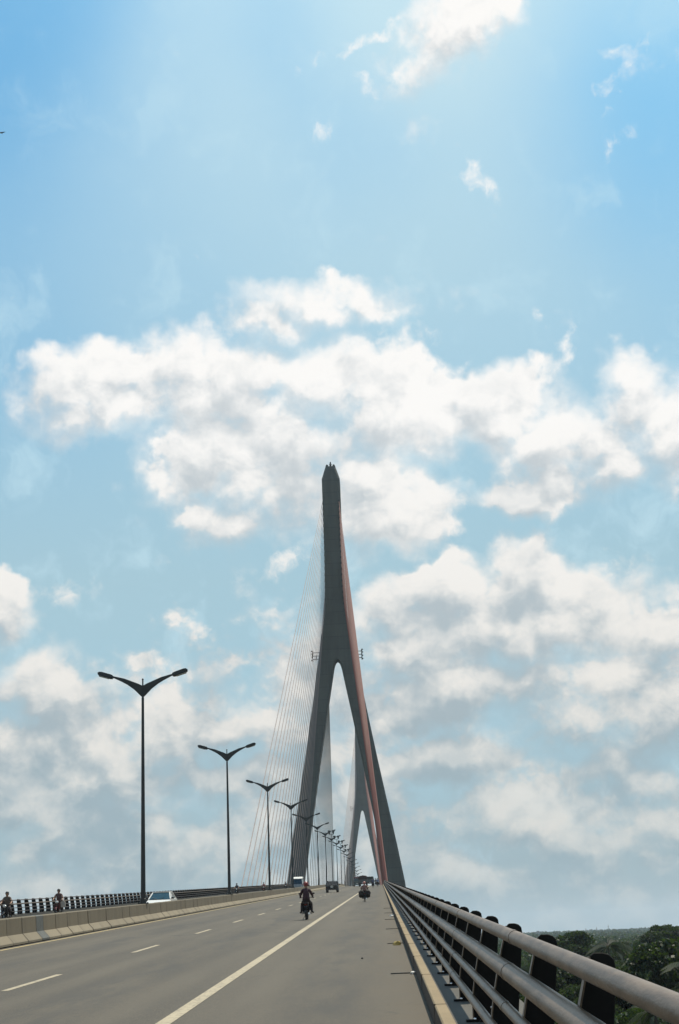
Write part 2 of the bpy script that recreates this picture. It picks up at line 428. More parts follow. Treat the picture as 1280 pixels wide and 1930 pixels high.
M['black'] = mat('black_plastic', (.018, .018, .019), .45, 0, .2)
M['rubber'] = mat('tyre_rubber', (.02, .02, .02), .8, 0, .2)
M['glass'] = mat('car_glass', (.02, .026, .028), .08, 0, .2, spec=.8)
M['chrome'] = mat('chrome', (.55, .55, .55), .18, 1.0, .1)
M['red_lens'] = mat('red_lens', (.10, .008, .006), .2, 0, .1)
M['white_lens'] = mat('headlight_glass', (.6, .6, .58), .1, 0, .1)
M['plate'] = mat('plate_white', (.6, .6, .56), .5, 0, .1)
M['skin'] = mat('skin', (.30, .17, .11), .55, 0, .1)
M['hair'] = mat('hair', (.015, .012, .01), .5, 0, .2)
def mc(name, col, rough=.45, **k):
    if name not in M:
        M[name] = mat(name, col, rough, **k)
    return M[name]
# ------------------------------------------------------------------ ground, deck, road, kerb, markings
def frange(a, b, st):
    return [a + i * st for i in range(int(round((b - a) / st)) + 1)]
g = MB()
RE = 6.371e6                                           # the land curves away, which lowers the far horizon a little
gx = [-16000, -12000, -8000, -5000, -3000, -1500, -600, -200, -60, 0, 60, 200, 600, 1500, 3000, 5000, 8000, 12000, 16000]
gy = [-3000, -600, -100, 0, 100, 250, 500, 900, 1600, 2400, 3200, 4200, 5400, 6800, 8400, 10200, 12200, 14200, 16000]
nx = len(gx)
g.add([(x, y, GZ - (x * x + y * y) / (2 * RE)) for y in gy for x in gx], [(j * nx + i, j * nx + i + 1, (j + 1) * nx + i + 1, (j + 1) * nx + i) for j in range(len(gy) - 1) for i in range(nx - 1)])
tag(g.build('ground', M['ground'], smooth=60), kind='structure')
XL = -22.7
d = MB()
d.sweep([(-24.3, .18), (XL - .01, .18), (XL - .01, -.03), (.64, -.03), (.64, .18), (1.45, .18), (1.45, -.55), (-2, -2.5), (-20.5, -2.5), (-24.3, -.55)], YS, zr)
tag(d.build('bridge_deck', M['deck'], smooth=30), 'grey concrete bridge deck with overhanging edges carrying the carriageways and railings', 'bridge deck')
r = MB(); r.sweep([(XL, 0), (.5, 0)], YS, zr, closed=False)
tag(r.build('road', M['asphalt'], smooth=30), kind='structure')
k = MB()
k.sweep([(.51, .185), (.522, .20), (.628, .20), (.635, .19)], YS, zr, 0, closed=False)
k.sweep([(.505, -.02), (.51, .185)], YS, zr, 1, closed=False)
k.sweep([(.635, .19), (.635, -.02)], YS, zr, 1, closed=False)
for y in frange(1.4, 120, 4.8):                       # joints in the kerb stones
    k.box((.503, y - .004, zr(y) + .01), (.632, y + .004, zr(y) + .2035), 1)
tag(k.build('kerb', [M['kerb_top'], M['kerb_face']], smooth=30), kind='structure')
mk = MB()
ysm = [y for y in YS if y < 900]
mk.sweep([(-2.62, .004), (-2.44, .004)], ysm, zr, 0, closed=False)
mk.sweep([(-10.44, .004), (-10.30, .004)], ysm, zr, 1, closed=False)
mk.sweep([(-12.0, .004), (-11.86, .004)], ysm, zr, 1, closed=False)
mk.sweep([(-19.8, .004), (-19.62, .004)], ysm, zr, 0, closed=False)
for i in range(-4, 60):
    y = 23.6 + 12.1 * i
    for x in (-6.03, -15.9):
        mk.sweep([(x - .065, .004), (x + .065, .004)], [y, y + 2, y + 4], zr, 0, closed=False)
tag(mk.build('road_marking', [M['white_paint'], M['yellow_paint']], smooth=0), kind='structure')

# drain slots cut in the asphalt beside the kerb
DR = [24.2, 35.2, 45.2, 55.6, 66.0, 76.5]
for i, y in enumerate(DR):
    b = MB()
    z = zr(y)
    b.box((.10, y - .07, z + .001), (.49, y - .045, z + .014), 0); b.box((.10, y + .05, z + .001), (.49, y + .07, z + .014), 0)
    b.box((.10, y - .045, z + .001), (.12, y + .05, z + .012), 0); b.box((.47, y - .045, z + .001), (.49, y + .05, z + .012), 0)
    b.box((.12, y - .045, z + .001), (.47, y + .05, z + .005), 1)
    o = thing('drain_grate', ORD[i].capitalize() + ' dark drain slot from the camera in the asphalt along the kerb', 'drain', (0, 0, 0), 0, 'drain slots along the kerb')
    b.build('frame', [M['cover'], M['black']], o)
    s = MB()
    for q in range(6):
        s.box((.15 + q * .055, y - .045, z + .005), (.165 + q * .055, y + .05, z + .009), 0)
    s.build('grate_bars', M['dark_steel'], o)
# litter
def scrap(name, label, x, y, w, h, m, cat='litter'):
    bm = bmesh.new(); bmesh.ops.create_icosphere(bm, subdivisions=2, radius=1)
    for v in bm.verts:
        q = .75 + .5 * random.random()
        v.co = Vector((v.co.x * w * q, v.co.y * w * .9 * q, max(v.co.z, -.6) * h * q + h * .5))
    b = MB(); b._bm(bm, 0, 0, None)
    o = b.build(name, m, None, 30); o.location = (x, y, zr(y)); tag(o, label, cat, None)
scrap('plastic_bag', 'crumpled yellowish plastic bag lying by a drain slot near the kerb', .32, 34.3, .10, .06, mc('yellow_plastic', (.5, .36, .10)))
scrap('paper_scrap', 'small white paper scrap at the kerb end of the first drain slot', .46, 23.95, .05, .03, mc('white_scrap', (.75, .73, .68)))
scrap('bottle_cap', 'tiny white scrap on the asphalt beside the kerb beyond the drain slots', .40, 60.0, .09, .05, M['white_scrap'])
scrap('pebble', 'small dark pebble lying alone on the shoulder asphalt', -.42, 29.0, .02, .022, M['black'])

# ------------------------------------------------------------------ median barrier of concrete segments
bt = thing('median_barrier', 'tan concrete barrier of jointed segments with sloped foot dividing the two carriageways', 'barrier', (0, 0, 0))
BX = -11.05
wall = [(.14, .78), (.17, .76), (.20, .30), (-.20, .30), (-.17, .76), (-.14, .78)]
foot = [(.21, .30), (.40, .09), (.40, .03), (-.40, .03), (-.40, .09), (-.21, .30)]
def seg_mesh(nm, L, mats):
    s = MB(); f = lambda y: SL * y
    s.sweep([(x, z) for x, z in wall], [.006, L - .006], f, 0)
    s.sweep([(x, z) for x, z in foot], [.006, L - .006], f, 1)
    s.sweep([(x * 1.03, z) for x, z in wall[:3]] , [-.02, .02], f, 2, closed=False)
    s.sweep([(x * 1.012, z + .004) for x, z in foot[:3]], [-.02, .02], f, 2, closed=False)
    return s.mesh(nm, mats + [M['kerb_face']], 25)
sm = seg_mesh('barrier_segment', 1.8, [M['barrier'], M['foot']])
scov = seg_mesh('joint_cover', 1.0, [M['cover'], M['cover']])
y = 30.0; cnt = 0
while cnt < 99:
    if cnt == 9:
        o = link('joint_cover', scov, bt); o.location = (BX, y, zr(y)); o['label'] = 'narrow grey steel cover over the joint'; y += 1.0
    else:
        o = link('barrier_segment', sm, bt); o.location = (BX + random.uniform(-.005, .005), y, zr(y) + random.uniform(-.004, .004)); o.rotation_euler = (0, random.uniform(-.004, .004), random.uniform(-.002, .002)); y += 1.8
    cnt += 1
rest = MB()
for a in frange(-20, 28.2, 1.8) + [y + 1.8 * i for i in range(int((900 - y) / 1.8))]:
    if a > 29 and a < y:
        continue
    rest.sweep([(x + BX, z) for x, z in wall], [a + .006, a + 1.794], zr, 0)
    rest.sweep([(x + BX, z) for x, z in foot], [a + .006, a + 1.794], zr, 1)
o = rest.build('barrier_segments', [M['barrier'], M['foot']], bt, 25); o['kind'] = 'stuff'

# ------------------------------------------------------------------ steel railings
RAILS = [(.93, 1.06, .050), (.875, .83, .062), (.835, .60, .038), (.80, .39, .038)]
def post_mesh(sgn, wide=0.0):
    inn = [(.80, .18), (.80, .32), (.815, .46), (.845, .62), (.880, .77), (.912, .90), (.945, 1.02), (.968, 1.10)]
    inn = [(x + .012, z) for x, z in inn]
    out = [(x + wide, z) for x, z in [(1.00, 1.118), (1.045, 1.118), (1.075, 1.108), (1.096, 1.086), (1.10, 1.05), (1.09, .95), (1.06, .70), (1.03, .45), (1.03, .18)]]
    b = MB()
    b.prism([(x * sgn, z) for x, z in inn + out], -.012, .012, 'Y', 0, bev=.004, seg=1)
    edge = [(x - .008, z) for x, z in inn]
    b.prism([(x * sgn, z) for x, z in edge] + [((x + .010) * sgn, z) for x, z in edge[::-1]], -.04, .04, 'Y', 2)
    b.box((min(sgn * .74, sgn * 1.10), -.07, .182), (max(sgn * .74, sgn * 1.10), .07, .20), 0)
    for x in (.82, .98):
        b.ball((x * sgn, -.016, .30), .016, 1, 8, 6)
        b.ball((x * sgn, -.05, .205), .016, 1, 8, 6)
    return b.mesh('post', [M['dark_steel'], M['bolt'], M['rail'] if sgn > 0 else M['dark_steel']], 35)
def railing(name, label, x0, sgn, first, step, total_end, near_lo):
    t = thing(name, label, 'railing', (0, 0, 0))
    for ri, (x, z, rad) in enumerate(RAILS):
        if sgn < 0:
            rad *= .62 if ri != 1 else .7
        b = MB(); nn = 14
        cx = x0 + sgn * x
        ys = frange(-12, 90, 6) + [y for y in YS if 92 < y < 1000]
        b.sweep([(cx + rad * math.cos(2 * math.pi * q / nn), z + rad * math.sin(2 * math.pi * q / nn)) for q in range(nn)], ys, zr, 0)
        for yj in frange(first + 1.1, 160, step * 3):          # sleeves where two tubes meet
            b.sweep([(cx + (rad + .003) * math.cos(2 * math.pi * q / nn), z + (rad + .003) * math.sin(2 * math.pi * q / nn)) for q in range(nn)], [yj - .09, yj + .09], zr, 0)
        b.build('rail', M['rail'] if sgn > 0 or ri == 1 else M['dark_rail'], t, 50)
    pm = post_mesh(sgn, .10 if sgn < 0 else 0.0)
    y = first; c = 0; far = MB()
    ys = []
    while y < total_end:
        ys.append(y); y += step
    for y in ys:
        if y >= near_lo and c < 99:
            o = link('post', pm, t); o.location = (x0, y, zr(y)); c += 1
        else:
            me = pm
            base = len(far.v)
            far.v += [(v.co.x + x0, v.co.y + y, v.co.z + zr(y)) for v in me.vertices]
            far.f += [tuple(i + base for i in p.vertices) for p in me.polygons]
            far.m += [p.material_index for p in me.polygons]
    o = far.build('posts', [M['dark_steel'], M['bolt'], M['rail']], t, 35); o['kind'] = 'stuff'
    return t
railing('steel_railing', 'grey tube railing on black curved posts running beside the near kerb', 0.0, 1, 2.55, 2.3, 860, 0)
railing('steel_railing', 'distant tube railing with black posts along the far edge of the opposite carriageway', -21.95, -1, -9.0, 2.0, 860, 78)
# ------------------------------------------------------------------ pylons (inverted Y) and stay cables
HW = [(72.4, 6.35), (76, 5.75), (80.5, 5.05), (85, 4.2), (90, 3.5), (96, 3.2), (103, 3.1), (135.3, 3.1)]
def col_ring(hw, t, z, c=.55):
    return [(hw - c, -t, z), (hw, -t + c, z), (hw, t - c, z), (hw - c, t, z), (-hw + c, t, z), (-hw, t - c, z), (-hw, -t + c, z), (-hw + c, -t, z)]
def leg_ring(xi, xo, t, z, s, c=.55):
    ci = min(c, max(.02, xi * .4))
    p = [(xo - c, -t, z), (xo, -t + c, z), (xo, t - c, z), (xo - c, t, z), (xi + ci, t, z), (xi, t - ci, z), (xi, -t + ci, z), (xi + ci, -t, z)]
    return [(x * s, y, zz) for x, y, zz in p]
LEG = [(-31.5, 10.6, 17.6), (-20, 12.4, 18.9), (-7, 13.9, 19.6), (0, 13.4, 18.9), (11, 11.55, 17.05), (38, 6.95, 12.1), (55, 3.95, 9.15), (66, 1.95, 7.35), (69.7, 1.30, 6.78), (71, .98, 6.58), (71.9, .6, 6.43), (72.3, .25, 6.36), (72.4, .05, 6.35)]
a = MB(); a.box((-.3, -.35, -.5), (.3, .35, .35), 0, .05); ANCH = a.mesh('cable_anchor', M['lamp'], 30)
def pylon(name, label, y):
    t = thing(name, label, 'bridge pylon', (PX, y, PZ))
    c = MB(); c.rings([col_ring(w, 3.9 if h > 85 else 3.9 - (85 - h) * .03, h) for h, w in HW]); c.build('column', M['pylon'], t, 30)
    for s in (1, -1):
        l = MB(); l.rings([leg_ring(xi, xo, 3.52 - max(0, 72.4 - h) * .004, h, s) for h, xi, xo in LEG]); l.build('leg', M['pylon'], t, 30)
    k = MB(); k.rings([col_ring(3.1, 3.9, 135.3), col_ring(2.5, 3.4, 137.4), col_ring(1.75, 2.6, 140.0), col_ring(1.7, 2.5, 140.2)])
    for s in (1, -1):
        k.prism([(s * 1.7, 140.2), (s * .75, 140.2), (s * .75, 140.75), (s * 1.35, 140.9)], -2.3, 2.3, 'Y')
    cp = k.build('cap', M['pylon'], t, 30)
    a = MB(); a.tube([(0, 0, 140), (0, 0, 142.2), (0, 0, 142.6)], [.28, .28, .10], 8); a.ball((0, 0, 141.5), .45, 0, 10, 6); a.build('antenna', M['lamp'], cp)
    b = MB(); b.box((-13.5, -2.2, -6.2), (13.5, 2.2, -3.0)); b.build('crossbeam', M['pylon'], t, 30)
    for s in (1, -1):                                  # service galleries with floodlights at the fork
        q = MB()
        for dz in (72.6, 73.7, 74.8):
            q.tube([(s * 5.6, -2.8, dz), (s * 8.2, -2.8, dz)], .13, 6)
        q.tube([(s * 8.2, -2.8, 71.9), (s * 8.2, -2.8, 75.5)], .17, 6)
        q.tube([(s * 7.0, -2.8, 72.1), (s * 7.0, -2.8, 74.9)], .08, 6)
        o = q.build('light_bracket', M['lamp'], t)
        for dz in (72.2, 73.3, 74.4, 75.3):
            f = MB(); f.box((s * 8.35 - .30, -3.25, dz - .2), (s * 8.35 + .30, -2.9, dz + .17), 0, .03); f.build('floodlight', M['lamp'], o)
    # anchor sockets down the column where the stays come in
    for i in range(21):
        for s in (1, -1):
            h = 127.0 - i * 2.0
            w = float(np.interp(h, [p[0] for p in HW], [p[1] for p in HW]))
            o = link('cable_anchor', ANCH, t); o.location = (s * (w - (.55 if s > 0 else .22)), -3.9 if s > 0 else -2.9, h)
    return t
pylon('bridge_pylon', 'nearer dark concrete pylon, a tall inverted Y with pointed top over the road', PY[0])
pylon('bridge_pylon', 'smaller farther concrete pylon seen through the legs of the nearer one', PY[1])
cyl = MB(); cyl.tube([(0, 0, 0), (0, 0, .5), (0, 0, 1)], 1.0, 8); cyl = cyl.mesh('stay_cable', M['cable'], 60)
cylp = cyl.copy(); cylp.materials.clear(); cylp.materials.append(M['pale_cable'])
def cable(label, group, a, b, rad=.062):
    o = link('stay_cable', cyl if a[0] > 0 else cylp); a = Vector(a); b = Vector(b); d = b - a
    rad = rad if a[0] > 0 else .085
    o.location = a; o.rotation_mode = 'QUATERNION'; o.rotation_quaternion = d.to_track_quat('Z', 'Y'); o.scale = (rad, rad, d.length)
    tag(o, label, 'stay cable', group)
NC = 21
for pi, py in enumerate(PY):
    near = ('nearer', 'farther')[pi]
    for q, span in ((-1, 'front'), (1, 'rear')):
        for s, side in ((-1, 'left'), (1, 'right')):
            for i in range(NC):
                h = 127.0 - i * 2.0
                w = float(np.interp(h, [p[0] for p in HW], [p[1] for p in HW]))
                reach = (222 - i * 10.3) if (q == -1) == (pi == 0) else (286 - i * 13.4)
                yb = py + q * reach
                # cable planes stand just outside the railings
                xb = -23.75 if s < 0 else 1.25
                a = (xb, yb, zr(yb) + .12); b = (PX + s * (w - (.55 if s > 0 else -.02)), py + q * (3.95 if s > 0 else 2.9), PZ + h)
                if s < 0 and pi == 0 and q == -1:
                    lab = '%s stay cable from the lamp side in the left fan before the nearer pylon' % ORD[i]
                elif s < 0 and pi == 0:
                    lab = 'thin cable of the grey curtain seen between the legs of the nearer pylon'
                elif s > 0 and pi == 0:
                    lab = 'reddish cable in the tight bundle down the right side of the nearer pylon'
                elif s < 0:
                    lab = 'thin pale cable in the far fan left of the farther pylon'
                else:
                    lab = 'pinkish cable in the bundle down the right side of the farther pylon'
                grp = {(0, -1, -1): 'left fan of stay cables before the nearer pylon', (0, -1, 1): 'curtain of stay cables behind the nearer pylon legs', (0, 1, -1): 'red cable bundle beside the nearer pylon', (0, 1, 1): 'red cable bundle beside the nearer pylon'}.get((pi, s, q))
                if grp is None:
                    grp = 'stay cables left of the farther pylon' if s < 0 else 'stay cables right of the farther pylon'
                cable(lab, grp, a, b)

# ------------------------------------------------------------------ street lamps on the median
def make_lamp(lab):
    t = thing('street_lamp', lab, 'street lamp', (0, 0, 0), 0, 'twin-arm street lamps on the median')
    p = MB(); p.tube([(0, 0, .70), (0, 0, 1.0), (0, 0, 1.02), (0, 0, 5), (0, 0, 10.42)], [.15, .15, .115, .09, .062], 12)
    p.box((-.24, -.16, .775), (.24, .16, .80), 0)
    for bx in (-.2, .2):
        for by in (-.12, .12):
            p.tube([(bx, by, .79), (bx, by, .85)], .022, 6)
    p.build('pole', M['lamp'], t, 50)
    hb = MB(); hb.tube([(0, 0, 10.5), (0, 0, 11.28)], .035, 8); hb.ball((0, 0, 11.3), .05, 0, 8, 6); hb.build('finial', M['lamp'], t)
    d = MB(); d.box((-.07, -.155, 1.0), (.07, -.10, 1.42), 0, .012); d.build('access_door', M['black'], t, 40)
    for s in (1.05, -1.05):
        up = [(.0, .56), (.20, .67), (.48, .79), (.85, .95), (1.40, 1.10)]
        lo = [(.0, -.02), (.12, .10), (.40, .40), (.70, .64), (.96, .80), (1.40, 1.03)]
        a = MB(); a.prism([(s * x, z + 10.42) for x, z in lo] + [(s * x, z + 10.42) for x, z in up[::-1]], -.055, .055, 'Y', 0, bev=.012)
        arm = a.build('arm', M['lamp'], t, 30)
        h = MB()
        an = R(16)
        Mx = Matrix.Translation((s * 1.36, 0, 11.45)) @ Matrix.Rotation(-s * an, 4, 'Y')
        h.prism([(0, -.06), (.10, -.10), (.70, -.09), (.80, -.02), (.78, .06), (.66, .11), (.10, .10), (0, .06)] if s > 0 else [(0, -.06), (-.10, -.10), (-.70, -.09), (-.80, -.02), (-.78, .06), (-.66, .11), (-.10, .10), (0, .06)], -.16, .16, 'Y', 0, bev=.03, M=Mx)
        hd = h.build('lamp_head', M['lamp'], t, 40)
        l = MB(); l.box((min(s * .18, s * .66), -.12, -.125), (max(s * .18, s * .66), .12, -.092), 0, .01, M=Mx); l.build('lens', M['lens'], hd)
    return t
lamp0 = make_lamp('first and tallest-looking twin-arm lamp, nearest on the median beside the white car')
for i in range(20):
    y = 68.2 + 39.0 * i
    o = lamp0 if i == 0 else copy_tree(lamp0)
    o.location = (PX + .05, y, zr(y)); o.rotation_euler = (random.uniform(-.004, .004), random.uniform(-.005, .005), random.uniform(-.03, .03))
    if i:
        o['label'] = '%s twin-arm street lamp counted from the camera along the median' % ORD[i]
    if 7 <= i <= 11:                                   # pairs of upright floodlights over these masts
        o['label'] = '%s twin-arm lamp along the median, with two cup floodlights on top' % ORD[i]
        b = MB(); b.tube([(0, 0, 11.2), (0, 0, 12.0)], .05, 6); b.tube([(-.5, 0, 12.0), (.5, 0, 12.0)], .05, 6); b.build('crossbar', M['lamp'], o)
        for s in (1, -1):
            f = MB(); f.tube([(s * .48, 0, 12.0), (s * .48, 0, 12.25), (s * .48, 0, 12.4), (s * .48, 0, 12.75), (s * .48, 0, 12.9)], [.12, .14, .2, .32, .33], 10); f.build('floodlight', M['lamp'], o)
# a bird
b = MB()
b.rings([[(-.16, .0, 0)] * 6, [(-.10 , .035 * math.cos(k), .035 * math.sin(k)) for k in np.linspace(0, 5.24, 6)], [(.04, .05 * math.cos(k), .045 * math.sin(k)) for k in np.linspace(0, 5.24, 6)], [(.14, .03 * math.cos(k), .03 * math.sin(k) + .01) for k in np.linspace(0, 5.24, 6)], [(.21, 0, .0)] * 6])
for s in (1, -1):
    b.prism([(-.07, 0), (.07, 0), (.05, s * .22), (-.02, s * .42), (-.08, s * .20)], .015, .03, 'Z')
o = b.build('bird', mat('bird_feathers', (.03, .03, .032), .7), None, 40); o.location = (-33.35, 120, 76.9); o.rotation_euler = (0, R(4), R(80))
tag(o, 'tiny dark bird gliding high in the blue sky at the frame edge', 'bird')
# ------------------------------------------------------------------ vehicles
def wheel(parent, x, y, r, w, spoke=5):
    s = 1 if x > 0 else -1
    t = MB()
    prof = [(r * .62, -w / 2), (r * .93, -w / 2), (r, -w * .3), (r, w * .3), (r * .93, w / 2), (r * .62, w / 2)]
    n = 20
    t.rings([[(x + b, y + a * math.cos(2 * math.pi * k / n), r + a * math.sin(2 * math.pi * k / n)) for k in range(n)] for a, b in prof], 0, False)
    o = link('wheel', t.mesh('tyre', M['rubber'], 50), parent)
    h = MB()
    h.rings([[(x + b, y + a * math.cos(2 * math.pi * k / n), r + a * math.sin(2 * math.pi * k / n)) for k in range(n)] for a, b in ((r * .63, -w * .35), (r * .63, w * .35))], 0, True)
    for k in range(spoke):
        a = 2 * math.pi * k / spoke
        h.prism([(y + r * .12 * math.cos(a + 1.2), r + r * .12 * math.sin(a + 1.2)), (y + r * .6 * math.cos(a + .15), r + r * .6 * math.sin(a + .15)), (y + r * .6 * math.cos(a - .15), r + r * .6 * math.sin(a - .15)), (y + r * .12 * math.cos(a - 1.2), r + r * .12 * math.sin(a - 1.2))], x + s * w * .35, x + s * w * .44, 'X')
    h.build('rim', M['chrome'], o)
    return o
def cut_body(name, prof, W, m, parent, arches, r, bev=.05):
    """Side profile (y,z) extruded across the width, with wheel arches scooped out of its lower edge."""
    lo = []
    for (ya) in arches:
        for k in range(7):
            a = math.pi * k / 6
            lo.append((ya - (r + .07) * math.cos(a), prof['z0'] + (r + .30 - prof['z0']) * math.sin(a) * .85))
    poly = [(prof['rear'], prof['z0'])] + lo + [(prof['front'], prof['z0'])] + prof['top']
    b = MB(); b.prism(poly, -W / 2, W / 2, 'X', 0, bev=bev)
    return b.build(name, m, parent, 35)
def cabin(parent, y0, y1, r0, r1, zb, zt, wb, wt, body, pillars=3, label=None):
    """Glass house with roof skin and pillars; y0..y1 along the belt (rear to front), r0..r1 along the roof."""
    g = MB()
    B = [(-wb, y0, zb), (wb, y0, zb), (wb, y1, zb), (-wb, y1, zb)]; T = [(-wt, r0, zt), (wt, r0, zt), (wt, r1, zt), (-wt, r1, zt)]
    g.rings([B, T]); g.build('window', M['glass'], parent, 20)
    f = MB()
    f.prism([(-wt - .02, r0 - .03), (wt + .02, r0 - .03), (wt + .02, r1 + .03), (-wt - .02, r1 + .03)], zt - .005, zt + .06, 'Z', 0, bev=.028)
    for i in range(4):
        f.tube([B[i], T[i]], .045, 6)
    for s in (1, -1):
        for k in range(1, pillars - 1):
            q = k / (pillars - 1)
            f.tube([(s * (wb + .003), y0 + (y1 - y0) * q, zb), (s * (wt + .003), r0 + (r1 - r0) * q, zt)], .035, 6)
    f.build('roof', body, parent, 40)
def lamps(parent, W, yf, yr, zf, zr_, hw=.18, hh=.09):
    for s in (1, -1):
        b = MB(); b.box((s * (W / 2 - .10) - hw if s > 0 else -(W / 2 - .10), yf - .05, zf - hh), (s * (W / 2 - .10) if s > 0 else -(W / 2 - .10) + hw, yf + .03, zf + hh), 0, .025); b.build('headlight', M['white_lens'], parent, 40)
        b = MB(); b.box((s * (W / 2 - .06) - hw * .7 if s > 0 else -(W / 2 - .06), yr - .03, zr_ - hh), (s * (W / 2 - .06) if s > 0 else -(W / 2 - .06) + hw * .7, yr + .05, zr_ + hh * 1.4), 0, .02); b.build('taillight', M['red_lens'], parent, 40)
def bits(parent, W, yf, yr, zbump, ymir, zmir, body):
    b = MB(); b.box((-W / 2 + .02, yf - .10, zbump - .10), (W / 2 - .02, yf + .08, zbump + .10), 0, .05); b.build('bumper', body, parent, 40)
    b = MB(); b.box((-W / 2 + .02, yr - .09, zbump - .09), (W / 2 - .02, yr + .08, zbump + .09), 0, .05); b.build('bumper', body, parent, 40)
    for s in (1, -1):
        b = MB(); b.box((s * (W / 2 + .10) - .09, ymir - .05, zmir - .06), (s * (W / 2 + .10) + .09, ymir + .06, zmir + .07), 0, .03); b.tube([(s * (W / 2 - .05), ymir, zmir - .05), (s * (W / 2 + .06), ymir, zmir - .02)], .025, 6); b.build('mirror', M['black'], parent, 40)
    b = MB(); b.box((-.22, yr - .105, zbump + .12), (.22, yr - .085, zbump + .25), 0); b.build('number_plate', M['plate'], parent)
def sedan(label, loc, rz, body, group=None):
    t = thing('car', label, 'car', loc, rz, group); W = 1.66
    cut_body('body', dict(z0=.22, rear=-2.1, front=2.12, top=[(2.18, .42), (2.14, .62), (2.02, .70), (.95, .86), (.9, .9), (-1.45, .92), (-2.0, .88), (-2.13, .78), (-2.15, .42)]), W, body, t, (-1.25, 1.32), .30)
    cabin(t, -1.75, 1.02, -1.15, .18, .89, 1.33, W / 2 - .06, W / 2 - .24, body, 4)
    for x in (-.73, .73):
        for y in (-1.25, 1.32):
            wheel(t, x, y, .30, .18)
    lamps(t, W, 2.12, -2.13, .62, .72); bits(t, W, 2.1, -2.1, .40, .85, .95, body)
    b = MB(); b.box((-.42, 2.13, .56), (.42, 2.185, .66), 0, .01); b.build('grille', M['black'], t)
    for s in (1, -1):                                   # wipers
        b = MB(); b.tube([(s * .1 + .1, 1.03, .91), (s * .42 + .1, .86, 1.03)], .012, 5); b.build('wiper', M['black'], t)
    t.scale = (.88, .88, .88)
    return t
def jeep(label, loc, rz, body):
    t = thing('jeep', label, 'jeep', loc, rz); W = 1.68
    cut_body('body', dict(z0=.42, rear=-1.85, front=1.95, top=[(2.0, .55), (2.0, .95), (1.9, 1.04), (.65, 1.10), (-1.8, 1.08), (-1.9, .98), (-1.9, .55)]), W, body, t, (-1.2, 1.25), .37, .04)
    cabin(t, -1.85, .75, -1.72, .30, 1.07, 1.68, W / 2 - .05, W / 2 - .16, body, 4)
    for x in (-.70, .70):
        for y in (-1.2, 1.25):
            wheel(t, x, y, .37, .24)
    sp = wheel(t, .0, -1.99, .34, .2); sp.name = 'spare_wheel'
    # stand the spare upright across the tail door
    for o in [sp] + KIDS(sp):
        o.data = o.data.copy()
        o.data.transform(Matrix.Translation((0, -2.02, .95)) @ Matrix.Rotation(R(90), 4, 'Z') @ Matrix.Translation((0, 1.99, -.34)))
    lamps(t, W, 1.97, -1.88, .85, .80, .16, .1); bits(t, W, 1.98, -1.9, .52, .7, 1.18, M['black'])
    r = MB()
    for s in (1, -1):
        r.tube([(s * .6, -1.5, 1.80), (s * .6, .2, 1.80)], .025, 6)
        for y in (-1.4, -.6, .1):
            r.tube([(s * .6, y, 1.72), (s * .6, y, 1.80)], .02, 6)
    for y in (-1.4, -.9, -.4, .1):
        r.tube([(-.6, y, 1.80), (.6, y, 1.80)], .02, 6)
    r.build('roof_rack', M['black'], t)
    for s in (1, -1):
        b = MB(); b.prism([(s * (W / 2 - .3), .30), (s * (W / 2 - .02), .30), (s * (W / 2 - .02), .62), (s * (W / 2 - .3), .62)], -1.93, -1.90, 'Y', 0); b.build('mudflap', M['black'], t)
    t.scale = (.95, 1, .80)
    return t
def minibus(label, loc, rz, body, strip, roof, group=None, H=2.05, W=1.75, L=4.6):
    t = thing('minibus', label, 'minibus', loc, rz, group); h = L / 2
    cut_body('body', dict(z0=.30, rear=-h, front=h, top=[(h + .06, .5), (h + .04, .95), (h - .05, 1.15), (-h + .03, 1.15), (-h - .03, .6)]), W, body, t, (-h * .58, h * .60), .31, .06)
    cabin(t, -h + .05, h - .10, -h + .15, h - .55, 1.14, H - .10, W / 2 - .04, W / 2 - .14, roof, 5)
    b = MB(); b.box((-W / 2 - .006, -h + .12, 1.02), (W / 2 + .006, h - .05, 1.10), 0, .01); b.build('stripe', strip, t)
    b = MB(); b.prism([(-h + .2, H - .05), (h - .45, H - .05), (h - .95, H + .26), (-h + .4, H + .26)], -W / 2 + .06, W / 2 - .06, 'X', 0, bev=.05); b.build('high_roof', roof, t)
    for x in (-.74, .74):
        for y in (-h * .58, h * .60):
            wheel(t, x, y, .31, .2)
    lamps(t, W, h + .04, -h - .02, .78, .85); bits(t, W, h + .02, -h, .45, h - .45, 1.22, body)
    return t
